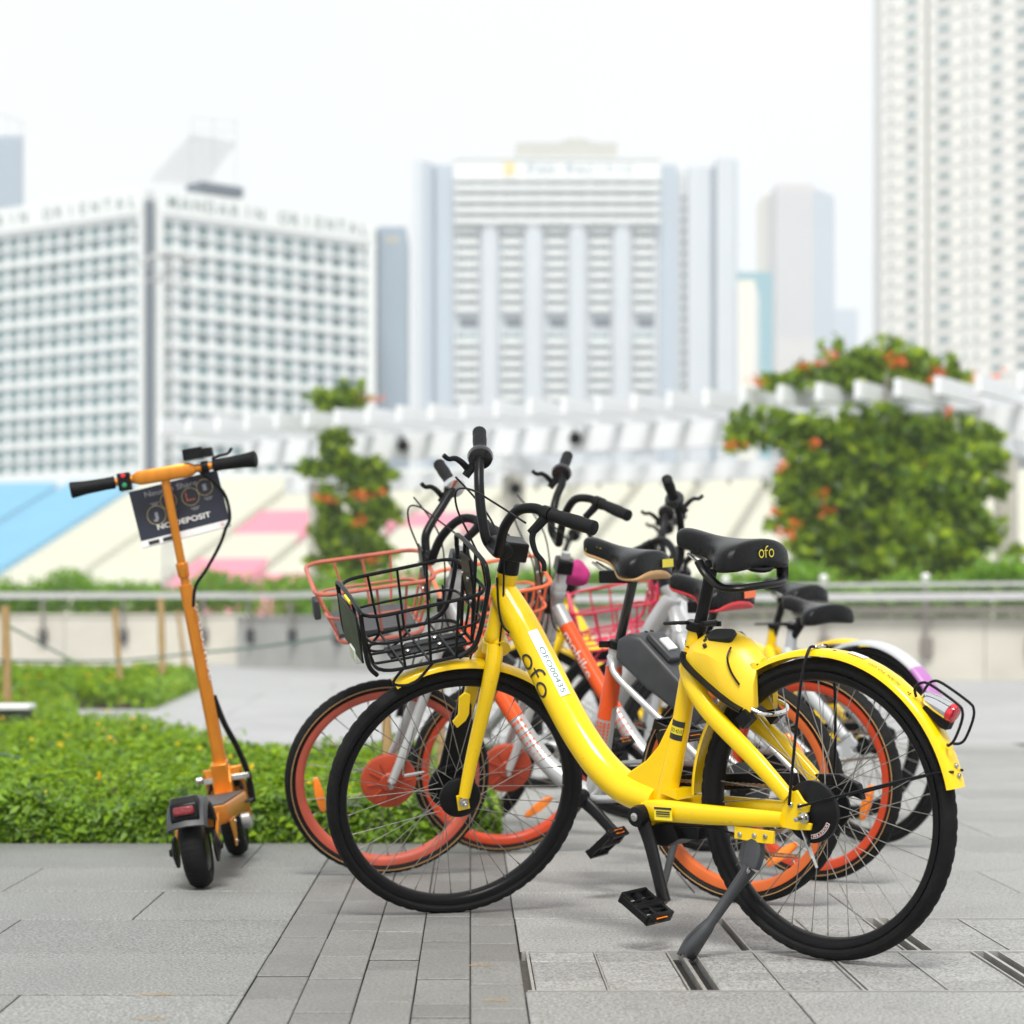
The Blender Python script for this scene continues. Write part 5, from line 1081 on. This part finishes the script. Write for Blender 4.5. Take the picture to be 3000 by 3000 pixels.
def blobs(rs,N,items):
    out=[]; vol=np.array([b[3]*b[4] for b in items],float); vol/=vol.sum()
    for (px,py,Y,rx,rz),v in zip(items,vol):
        n=int(N*v); q=rs.normal(size=(n,3)); q/=np.linalg.norm(q,axis=1,keepdims=True); q*=(rs.rand(n,1)**.45); q*=1+.25*np.sin(q[:,:1]*5+q[:,2:]*7+px); s=Y/FPX
        out.append(at(px,py,Y)+q*np.array([rx*s,max(.35,min(rx,rz)*s*.7),rz*s]))
    return np.concatenate(out)
def v_right(rs,N,flw):
    Y=41.9
    B=[(2180,1255,Y,55,55),(2150,1300,Y,30,25),(2330,1265,Y,160,75),(2560,1290,Y,220,110),(2740,1300,Y,160,80),(2880,1290,Y,60,46.7),(2420,1400,Y,150,120),(2620,1430,Y,210,150),(2780,1430,Y-2.2,130,110),(2330,1480,Y,70,120),(2420,1560,Y,120,120),(2600,1600,Y,220,130),(2760,1590,Y-2.2,150,130),(2860,1560,Y-2.2,80,60),(2480,1670,Y,170,60),(2700,1680,Y,200,50),(2260,1540,Y,25,18),(2920,1430,Y-2.2,45,30),(2900,1340,Y-2.2,60,40),
       (2500,1115,Y+.9,130,85),(2610,1085,Y+1.1,140,90),(2700,1110,Y+1.1,100,70),(2400,1110,Y+.9,110,55),(2300,1125,Y+.8,80,34),(2800,1120,Y+.9,60,40),(2455,1015,Y+.9,10,32),(2405,1010,Y+.9,9,20),(2790,1065,Y+.9,12,40),(2960,1680,Y-2.2,40,40),(2980,1620,Y-2.2,30,20),(2540,1040,Y+.9,30,30)]
    P=blobs(rs,N,B)
    F=[(2345,1070,42.6),(2370,1072,42.6),(2395,1068,42.6),(2440,1035,42.6),(2600,1050,42.6),(2625,1062,42.6),(2645,1060,42.6),(2610,1072,42.6),(2210,1110,42.6),(2235,1125,42.6),(2745,1090,42.4),(2750,1115,42.4),(2730,1110,42.4),(2860,1105,42.4),(2915,1105,42.4),(2388,1300,41.2),(2150,1305,41.2),(2420,1500,41.2),(2270,1500,41.2),(2835,1405,41.2),(2300,1365,41.2),(2320,1570,41.2),(2865,1505,41.2),(2410,1440,41.2),(2330,1530,41.2),(2690,1370,41.2),(2290,1560,41.2),(2780,1200,41.2)]
    return P,np.array([at(*f) for f in F])
vine('large flowering vine with orange blossoms covering the right part of the pergola',v_right,20000,31,.20,0,[[at(2560,1760,42.3),at(2540,1500,42.3),at(2580,1250,42.3),at(2600,1100,42.4)],[at(2700,1760,42.3),at(2690,1500,42.3),at(2740,1250,42.3)]])
def v_left(rs,N,flw):
    Y=47.4
    B=[(985,1290,Y,50,50),(985,1330,Y,45,70),(1060,1385,Y,100,55),(930,1370,Y,60,30),(1080,1460,Y,70,80),(1050,1560,Y,80,80),(1120,1500,Y,55,40),(960,1560,Y,50,70),(1010,1650,Y,110,60),(1110,1620,Y,50,60),(960,1470,Y,40,60),(960,1172,Y+.8,60,34),(1020,1168,Y+.8,60,30),(1010,1130,Y+.8,12,22),(1060,1130,Y+.8,9,18)]
    P=blobs(rs,N,B); F=[(940,1455,46.7),(970,1468,46.7),(1045,1448,46.7),(1065,1455,46.7),(1050,1525,46.7),(1040,1170,48.2),(1075,1166,48.2),(1105,1172,48.2),(1020,1155,48.2),(1090,1640,46.7),(1130,1690,46.7),(1120,1440,46.7)]
    return P,np.array([at(*f) for f in F])
vine('smaller flowering vine on the left pergola column beside the orange handlebar',v_left,6500,37,.19,0,[[at(1010,1740,47.9),at(1000,1500,47.9),at(985,1300,47.9)]])
# ------------------------------------------------------------------ grandstand
gs=empty('grandstand'); tag(gs,'open grandstand with cream, blue and pink seat blocks behind the hedge','grandstand')
GA=V((.2960,.9552,0)); GB=V((.9552,-.2960,0)); G0=V((-17.1,120,HC+155*120/FPX)); SL=.335
# foot line extended down to ground level
down=(G0.z+.3)/SL; Gf=G0-GA*down; Gf.z=-.3
ROW=.85; nrow=int((15.5+down)/ROW)
def gpt(u,v,lift=0): return Gf+GB*u+GA*v+V((0,0,v*SL+lift))
blocks={}
def col_at(u0,v):
    return None
aisles=[-31.5,-22.6,-13.7,-1.0+.3,7.9,14.6,21.3,28.,34.7,41.4]
def block_color(j,row):
    f=row/nrow
    if j<=2: return 'seatblue'
    if j in(5,): return 'seatpink' if (.55<f<.74 or f<.40) else 'seatcream'
    if j in(6,7): return 'seatpink' if (.60<f<.70 or f<.30) else 'seatcream'
    return 'seatcream'
mb=MB(); 
prof=[]
for r_ in range(nrow):
    v0=r_*ROW; prof+=[(v0,v0*SL),(v0,(v0+ROW)*SL)]
prof+=[(nrow*ROW,nrow*ROW*SL),(nrow*ROW,-1),(0,-1)]
def pl(u): return [Gf+GB*u+GA*a_+V((0,0,b_)) for a_,b_ in prof]
mb.loft([pl(-60),pl(60)]); mb.build('terrace',M['aisle'],gs,sharp=10)
def run(j,ua,ub):
    r0=0
    while r0<nrow:
        c=block_color(j,r0); r1=r0
        while r1<nrow and block_color(j,r1)==c: r1+=1
        mb=MB()
        for r_ in range(r0,r1):
            v=r_*ROW; mb.add([gpt(ua,v+ROW*.30,.50*1.0+ROW*SL-.30*ROW*SL),gpt(ub,v+ROW*.30,.50+ROW*SL-.30*ROW*SL),gpt(ub,v+ROW*.78,.42+ROW*SL-.78*ROW*SL),gpt(ua,v+ROW*.78,.42+ROW*SL-.78*ROW*SL),gpt(ub,v+ROW*.30,.10),gpt(ua,v+ROW*.30,.10),gpt(ub,v+ROW*.84,.80+ROW*SL*(1-.84)),gpt(ua,v+ROW*.84,.80+ROW*SL*(1-.84))],[(0,1,2,3),(0,1,4,5),(3,2,6,7)])
        mb.build('seat_block',M[c],gs,sharp=10); r0=r1
nrm_=GA.cross(GB); up_=GB.cross(V((GA.x,GA.y,SL))).normalized()
def stand_u(px,py):
    d=V(((px-PX)/FPX,1,(PY-py)/FPX)); o=V((0,0,HC)); t=(Gf-o).dot(up_)/d.dot(up_); return (o+d*t-Gf).dot(GB)
AI=[-70]+[stand_u(px_,1560) for px_ in(-250,5,240,470,720,950,1180,1400,1600,1790,1975,2180,2400,2620,2850)]+[62]
for j,(a_,b_) in enumerate(zip(AI,AI[1:])): run(j,a_+.32,b_-.32)
mb=MB(); mb.bar(gpt(-62,nrow*ROW+.6,.5),gpt(62,nrow*ROW+.6,.5),1.0,.9); mb.build('rear_parapet',M['bwhite'],gs)
# lattice floodlight mast
ms=empty('floodlight_mast',loc=(gx(492,74),74,0)); tag(ms,'thin lattice floodlight mast in front of the left hotel','mast')
H_=HC+(PY-745)/FPX*74; mb=MB(); w=.13
for sx in(-1,1):
    for sy in(-1,1): mb.tube([(sx*w*1.0,sy*w,0),(sx*w*.75,sy*w*.75,H_)],.028,5)
z=0
while z<H_-.4:
    mb.tube([(-w,-w,z),(w,-w,z+.35)],.014,4); mb.tube([(w,-w,z+.35),(-w,-w,z+.7)],.014,4); mb.tube([(-w,w,z+.35),(w,w,z+.7)],.014,4); z+=.7
mb.build('mast',M['bwire'],ms,kind='stuff')
mb=MB(); mb.bar((-.75,0,H_-.9),(.95,0,H_-.2),.06,.06); mb.bar((-.75,0,H_-.3),(.95,0,H_-1.1),.06,.06); mb.bar((-.8,0,H_-.1),(1.0,0,H_-.1),.08,.08); mb.build('cross_arms',M['bwire'],ms)
for k,(x_,z_) in enumerate(((-.75,-.25),(-.45,-.1),(-.1,0),(.35,-.05),(.7,-.15),(.95,-.2),(-.3,-.8),(.5,-1.0))):
    mb=MB(); mb.box((x_,-.1,H_+z_),(.22,.16,.20)); mb.build('floodlight',M['bwire'],ms,bevel=.02)
# ------------------------------------------------------------------ towers
boxmesh={}
def bm_(name,m,w,h,d):
    k=(name,m.name,round(w,3),round(h,3),round(d,3))
    if k not in boxmesh:
        mb=MB(); mb.box((0,0,0),(w,d,h)); me=bpy.data.meshes.new(name); me.from_pydata(mb.v,[],mb.f); me.materials.append(m); boxmesh[k]=me
    return boxmesh[k]
def put(name,me,parent,loc,ang):
    o=bpy.data.objects.new(name,me); C.objects.link(o); o.parent=parent; o.location=loc; o.rotation_euler=(0,0,ang); return o
def tof(px,O,d): k=(px-PX)/FPX; return (k*O.y-O.x)/(d.x-k*d.y)
class Wins:
    def __init__(s,parent): s.p=parent; s.n=0; s.rest=[]
    def add(s,me,loc,ang):
        s.n+=1
        if s.n<=296: put('window',me,s.p,loc,ang)
        else: s.rest.append((me,loc,ang))
    def end(s):
        if not s.rest: return
        mb=MB(); 
        for me,loc,ang in s.rest: R=Matrix.Rotation(ang,3,'Z'); mb.add([V(loc)+R@v.co for v in me.vertices],[tuple(p.vertices) for p in me.polygons])
        o=mb.build('window',s.rest[0][0].materials[0],s.p,sharp=10,kind='stuff')
# left hotel: two facades meeting at a dark corner strip
lh=empty('hotel_building'); tag(lh,'white hotel with rows of square windows and a dark vertical corner strip','hotel')
CO=V((gx(440,330),330,0)); dR=V((.754,.657,0)).normalized(); dL=V((-.81,.585,0)).normalized(); HT=63.1
aR=atan2(dR.y,dR.x); aL=atan2(-dL.y,-dL.x); back=V((0,30,0))
eR=tof(1093,CO,dR); eL=tof(-260,CO,dL)
mb=MB(); o1=CO+dR*1.0; o2=CO+dR*eR; o3=CO+dL*.5; o4=CO+dL*eL
poly=[o1,o2,o2+V((-8,34,0)),o4+V((14,34,0)),o4,o3,o3+V((.4,1.6,0)),o1+V((-.2,1.6,0))]
mb.loft([[p.copy() for p in poly],[p+V((0,0,HT)) for p in poly]]); mb.build('wall',M['bgrey'],lh,sharp=10)
mb=MB(); mb.box(CO+V((-.03,-.25,HT/2-.9)),(1.15,.5,HT-1.8)); mb.build('corner_strip',M['bdark'],lh)
wn=Wins(lh); wm=bm_('window',M['bglass'],1.62,1.55,.3)
nR=V((dR.y,-dR.x,0)); nL=V((-dL.y,dL.x,0)); nL=nL if nL.y<0 else -nL
def facade(O,d,n,ang,x0,pitch,ncol,first,names):
    for r_ in range(19):
        z=58.0-2.26*r_+(.10 if r_%2 else -.10)
        for c_ in range(ncol):
            wn.add(wm,O+d*(x0+pitch*c_)+n*.12+V((0,0,z)),ang)
    for r_ in range(20):
        z=58.0+1.13-2.26*r_; th=(.78 if r_%2==0 else .34)
        L=pitch*(ncol-1)+2.6; c=O+d*(x0+pitch*(ncol-1)/2)+n*.35+V((0,0,z+.05))
        put('floor_band',bm_('floor_band',M['bwhite'],L,th,.5),lh,c-n*.12,ang)
facade(CO,dR,nR,aR,2.9,3.05,13,0,0)
facade(CO,dL,nL,aL,2.3,2.83,13,0,0)
wn.end()
for O,d,n,ang,L in((CO,dR,nR,aR,eR-.6),(CO,dL,nL,aL,eL-.5)):
    c=O+d*(L/2+.55)+n*.4; put('parapet',bm_('parapet',M['bwhite'],L-.3,3.6,1.0),lh,c+V((0,0,HT-1.75)),ang)
    put('corner_pier',bm_('corner_pier',M['bwhite'],1.0,HT-3.6,1.0),lh,O+d*1.15+n*.4+V((0,0,(HT-3.6)/2)),ang)
put('end_pier',bm_('end_pier',M['bwhite'],1.4,HT-3.6,1.0),lh,CO+dR*(eR-.9)+nR*.4+V((0,0,(HT-3.6)/2)),aR)
def sign(O,d,n,x0,x1,z,txt,h,m,parent):
    mb=MB(); N_=len(txt)
    for i,ch in enumerate(txt):
        if ch==' ': continue
        x=x0+(x1-x0)*i/(N_-1); c=O+d*x+n*.96+V((0,0,z)); mb=MB(); text(mb,ch,lambda u,v:c+d*u+V((0,0,v)),h=h,bold=.02); mb.build('letter',m,parent)
sign(CO,dR,nR,3.2,eR-2.5,HT-1.75,'MANDARIN ORIENTAL',1.75,M['bletter'],lh)
sign(CO,-dL,nL,-(eL*.83),-2.6,HT-1.75,'MANDARIN ORIENTAL',1.75,M['bletter'],lh)
put('plant_room',bm_('plant_room',M['bdark'],7.4,1.5,4),lh,CO+V((8.2,9,HT+1.2)),aR)
# rooftop lattice
rt=empty('rooftop_lattice'); tag(rt,'faint pale steel lattice rising from the left hotel roof','lattice')
mb=MB(); A=lambda px,py:V((gx(px,350),350,HC+(PY-py)/FPX*350))
for i in range(11):
    t=i/10; a_=A(440,530).lerp(A(560,395),t); b_=A(600,540).lerp(A(690,420),t); mb.tube([a_,b_],.13,4)
    a_=A(440,530).lerp(A(600,540),t); b_=A(560,395).lerp(A(690,420),t); mb.tube([a_,b_],.13,4)
for x_ in(560,690,625): mb.tube([A(x_,545),A(x_,345)],.11,4)
for y_ in(345,375,405): mb.tube([A(560,y_),A(690,y_+12)],.09,4)
mb.build('lattice',M['bwire'],rt,kind='stuff')
# blue-grey slab right of it
def block(name,label,cat,px0,px1,pyt,Y,m,depth=20,rot=0):
    r=empty(name); tag(r,label,cat); w=(px1-px0)/FPX*Y; h=HC+(PY-pyt)/FPX*Y; mb=MB(); mb.box((0,depth/2,h/2),(w,depth,h),None); mb.build('wall',m,r); r.location=(gx((px0+px1)/2,Y),Y,0); r.rotation_euler=(0,0,rot); return r,w,h
b,w,h=block('office_building','plain blue-grey slab tower beside the white hotel','building',1110,1190,664,372,M['bslab'])
mb=MB(); mb.box((-w/2-.35,.2,h/2-.3),(.7,3,h-.6)); mb.build('dark_edge',M['bdark'],b)
mb=MB()
for k in range(5): q=pi*(.15+.7*k/4); mb.bar((-.0+cos(q)*.35,-.06,h-2.6+sin(q)*.3),(cos(q)*1.5,-.06,h-2.6+sin(q)*1.0),.05,.16)
mb.build('fan_emblem',M['bgold'],b)
# central hotel
YC=480.; sC=FPX/YC; X=lambda px:(px-PX)/sC; Z=lambda py:HC+(PY-py)/sC
ch=empty('hotel_building'); tag(ch,'tall white hotel with recessed window columns and rounded piers, centre of the skyline','hotel')
def cb(name,px0,px1,py0,py1,y0,y1,m,bev=0):
    mb=MB(); a_,b_,c_,d_=X(px0),X(px1),Z(py1),Z(py0); mb.box(((a_+b_)/2,(y0+y1)/2,(c_+d_)/2),(b_-a_,y1-y0,d_-c_)); return mb.build(name,m,ch,bevel=bev,sharp=30)
cb('wall',1330,1935,520,1836,YC+2.6,YC+40,M['bface'])
cb('sign_band',1330,1935,466,528,YC,YC+20,M['bwhite'])
cb('parapet',1328,1937,461,466,YC-.4,YC+20,M['bwhite'])
# piers rounded
for px0,px1 in((1404,1466),(1530,1598),(1661,1726),(1791,1857),(1920,1935)):
    mb=MB(); a_,b_=X(px0),X(px1); c=(a_+b_)/2; r=(b_-a_)/2; n=9; z1=Z(636); 
    ring=lambda z:[V((c+cos(pi+pi*k/n)*r,YC+2.4+sin(pi+pi*k/n)*min(r,2.3),z)) for k in range(n+1)]
    mb.loft([ring(0),ring(z1)]); mb.build('pier',M['bface'],ch,sharp=40)
WC=Wins(ch)
wcols=[(1335,1400),(1470,1528),(1600,1659),(1729,1789),(1859,1918)]
py=655
while py<1300:
    if not 905<py<965:
        for a_,b_ in wcols:
            w=X(b_)-X(a_); put('balcony',bm_('balcony',M['bwhite'],w,1.15,1.4),ch,((X(a_)+X(b_))/2,YC+1.9,Z(py+17)),0)
            for q in(-.25,.25): WC.add(bm_('window',M['bglass'],w*.40,.85,.3),((X(a_)+X(b_))/2+w*q,YC+2.5,Z(py)),0)
    py+=32.6
for a_,b_ in wcols: cb('refuge_opening',a_+12,b_,930,952,YC+2.3,YC+2.7,M['bdark'])
for k,py in enumerate((536,568,600,632)):
    cb('floor_band',1332,1933,py+6,py+22,YC-.3,YC+3,M['bwhite'])
    for i in range(9):
        a_=1345+i*65.5; dk=(i+k)%2==0
        cb('window',a_,a_+44,py-6,py+4,YC+2.2,YC+2.62,M['bdark'] if dk and 0<i else M['bglass'])
WC.end()
cb('crown',1513,1812,405,452,YC+4,YC+26,M['bstone']); cb('crown_dark_gap',1520,1806,452,462,YC+5,YC+25,M['bdark'])  # dark recessed band under the crown
mb=MB(); mb.lathe((X(1697),YC+14,Z(405)),(0,0,1),[(0,3.4),(2.0,3.4),(2.2,2.4),(2.6,2.2)],24,True); mb.build('rooftop_drum',M['bstone'],ch)
for px0,px1,pt,m,yo in((1210,1240,466,'bface',0),(1240,1266,470,'bpale',1.2),(1266,1278,476,'bslab',3.2),(1278,1326,478,'bpale',1.8),(1937,1988,474,'bpale',3),(1988,2002,486,'bface',4.5),(2018,2085,482,'bface',2),(2085,2100,482,'bslab',3),(2100,2152,462,'bface',0),(2152,2161,466,'bpale',.6)):  # blue-grey slabs have the shade of the wing walls put into their colour
    cb('side_slab',px0,px1,pt,1836,YC+yo,YC+30,M[m])
cb('side_recess',2002,2018,486,1836,YC+6,YC+30,M['bgrey'])
py=560
while py<1180: cb('window',2003,2015,py,py+12,YC+5.7,YC+6.1,M['bglass']); py+=32.6
for i_,c_ in enumerate('PAN PACIFIC'):
    if c_!=' ': mb=MB(); text(mb,c_,lambda u,v:V((X(1556+28.8*i_)+u,YC-.12,Z(497)+v)),h=2.3 if i_ in(0,4) else 1.8); mb.build('letter',M['bslab'],ch)
mb=MB(); mb.prism([(X(1477),Z(513)),(X(1508),Z(513)),(X(1508),Z(476)),(X(1477),Z(476))],YC-.2,YC); mb.build('emblem',M['bgold'],ch,bevel=.3)
# right tower
rt2=empty('apartment_tower'); tag(rt2,'very tall ivory tower with strip windows at the right picture edge','tower')
RO=V((gx(2585,400),400,0)); rd=V((.73,-.683,0)).normalized(); rn=V((rd.y,-rd.x,0)); ra=atan2(rd.y,rd.x); RH=132
if rn.y>0: rn=-rn
e1=tof(2712,RO,rd); e2=tof(3150,RO,rd)
for nm,a_,b_,off in(('wall',0,e1,0),('wall',e1,e2,-.9)):
    mb=MB(); p=[RO+rd*a_-rn*off*-1*0+rn*(-.0 if off==0 else -.9),RO+rd*b_+rn*(0 if off==0 else -.9),RO+rd*b_+V((6,26,0)),RO+rd*a_+V((3,26,0))]
    mb.loft([[q.copy() for q in p],[q+V((0,0,RH)) for q in p]]); mb.build(nm,M['bivory'],rt2,sharp=10)
WR=Wins(rt2)
cols_=[(2610,.55,0),(2671,2.0,0),(2758,2.3,1),(2818,.5,1),(2852,.55,1),(2912,2.0,1),(2988,2.3,1),(3045,.6,1)]
z0=HC+(PY-1190)/FPX*395
rws=[];z=z0
while z<118: rws.append(z); z+=2.77
for i,z in enumerate(reversed(rws)):
    for px_,w_,s_ in cols_:
        t=tof(px_,RO,rd); WR.add(bm_('window',M['bglass'],w_*1.05,.85 if w_>1 else .95,.24),RO+rd*t+rn*(.02 if s_==0 else -.88)+V((0,0,z-(0 if w_>1 else .35))),ra)
WR.end()
for z in rws:
    t=(e1)/2; put('ledge',bm_('ledge',M['bivory'],e1-1.0,.35,.35),rt2,RO+rd*t+rn*.1+V((0,0,z-.95)),ra)
    put('ledge',bm_('ledge',M['bivory'],e2-e1-1.2,.35,.35),rt2,RO+rd*((e1+e2)/2+.3)+rn*-.8+V((0,0,z-.95)),ra)
for px_ in(2640,2700,2790,2835,2880,2950,3020):
    t=tof(px_,RO,rd); put('mullion',bm_('mullion',M['bivory'],.28,RH-1,.3),rt2,RO+rd*t+rn*(.12 if px_<2712 else -.78)+V((0,0,RH/2-.5)),ra)
# distant towers
def ftower(label,px0,px1,pyt,Y,m,side,psx,cols,rows_,wmat,name='office_tower'):
    b,w,h=block(name,label,'tower',px0,px1,pyt,Y,m,30)
    if side:
        ws=(psx-px1)/FPX*Y; mb=MB(); hh=h-1.5; mb.loft([[V((w/2,.0,0)),V((w/2+ws,8,0)),V((w/2+ws,30,0)),V((w/2,30,0))],[V((w/2,0,hh)),V((w/2+ws,8,hh-2)),V((w/2+ws,30,hh-2)),V((w/2,30,hh))]]); mb.build('side_wall',M[side],b,sharp=10)
    if cols:
        W_=Wins(b); ph=w/cols
        for r_ in range(rows_):
            for c_ in range(cols): W_.add(bm_('window',wmat,ph*.5,ph*.55,.4),(-w/2+ph*(c_+.5),-.05,h-4-r_*(ph*1.35)),0)
        W_.end()
    return b
ftower('pale pinkish tower with a side coloured blue-grey for shade, between the central hotel and the right tower',2275,2385,538,900,M['bpink'],'bpale',2455,9,26,M['bpale'])  # side wall colour stands in for its shade beside the lit front
ftower('slim pale tower strip just left of the pinkish tower',2244,2274,562,930,M['bcream'],None,0,0,0,None)
ftower('low teal glass tower right of the central hotel',2155,2264,797,800,M['bteal'],None,0,0,0,None)
ftower('cream tower in front of the teal glass tower',2156,2212,820,700,M['bcream'],'bwhite',2235,3,20,M['bgrey'])
ftower('short grey-blue block at the foot of the pinkish tower',2440,2512,906,1000,M['bpale'],None,0,0,0,None)
b,w_,h_=block('office_tower','blue-grey tower at the left picture edge behind the white hotel','tower',-110,62,398,560,M['bslab'],3)
for k in range(16): put('floor_band',bm_('floor_band',M['bpale'],14.6,.55,.3),b,(0,-.1,HC+(PY-398)/FPX*560-1.8-k*2.0),0)
mb=MB(); s5=560/FPX
for x_ in(-60,-20,20,50,66): mb.tube([((x_+22)*s5,2,HC+(PY-400)*s5),((x_+22)*s5,2,HC+(PY-(312+x_*.3+18))*s5)],.16,4)
mb.tube([((-60+22)*s5,2,HC+(PY-312)*s5),((70+22)*s5,2,HC+(PY-352)*s5)],.2,4); mb.build('roof_frame',M['bwire'],b,kind='stuff')

# ------------------------------------------------------------------ haze over the city
mb=MB(); mb.box((0,540,74),(1700,1140,152)); hz_=mb.build('haze',M['bwhite'],None); hz_['kind']='stuff'; hz_['label']='pale haze in the air over the plaza and skyline'
hm=bpy.data.materials.new('haze_air'); hm.use_nodes=True; n=hm.node_tree.nodes; n.remove(n['Principled BSDF'])
pvn=n.new('ShaderNodeVolumePrincipled'); pvn.inputs['Color'].default_value=(.93,.965,1,1); pvn.inputs['Density'].default_value=.00065; pvn.inputs['Anisotropy'].default_value=.2
hm.node_tree.links.new(pvn.outputs[0],n['Material Output'].inputs['Volume']); hz_.data.materials[0]=hm
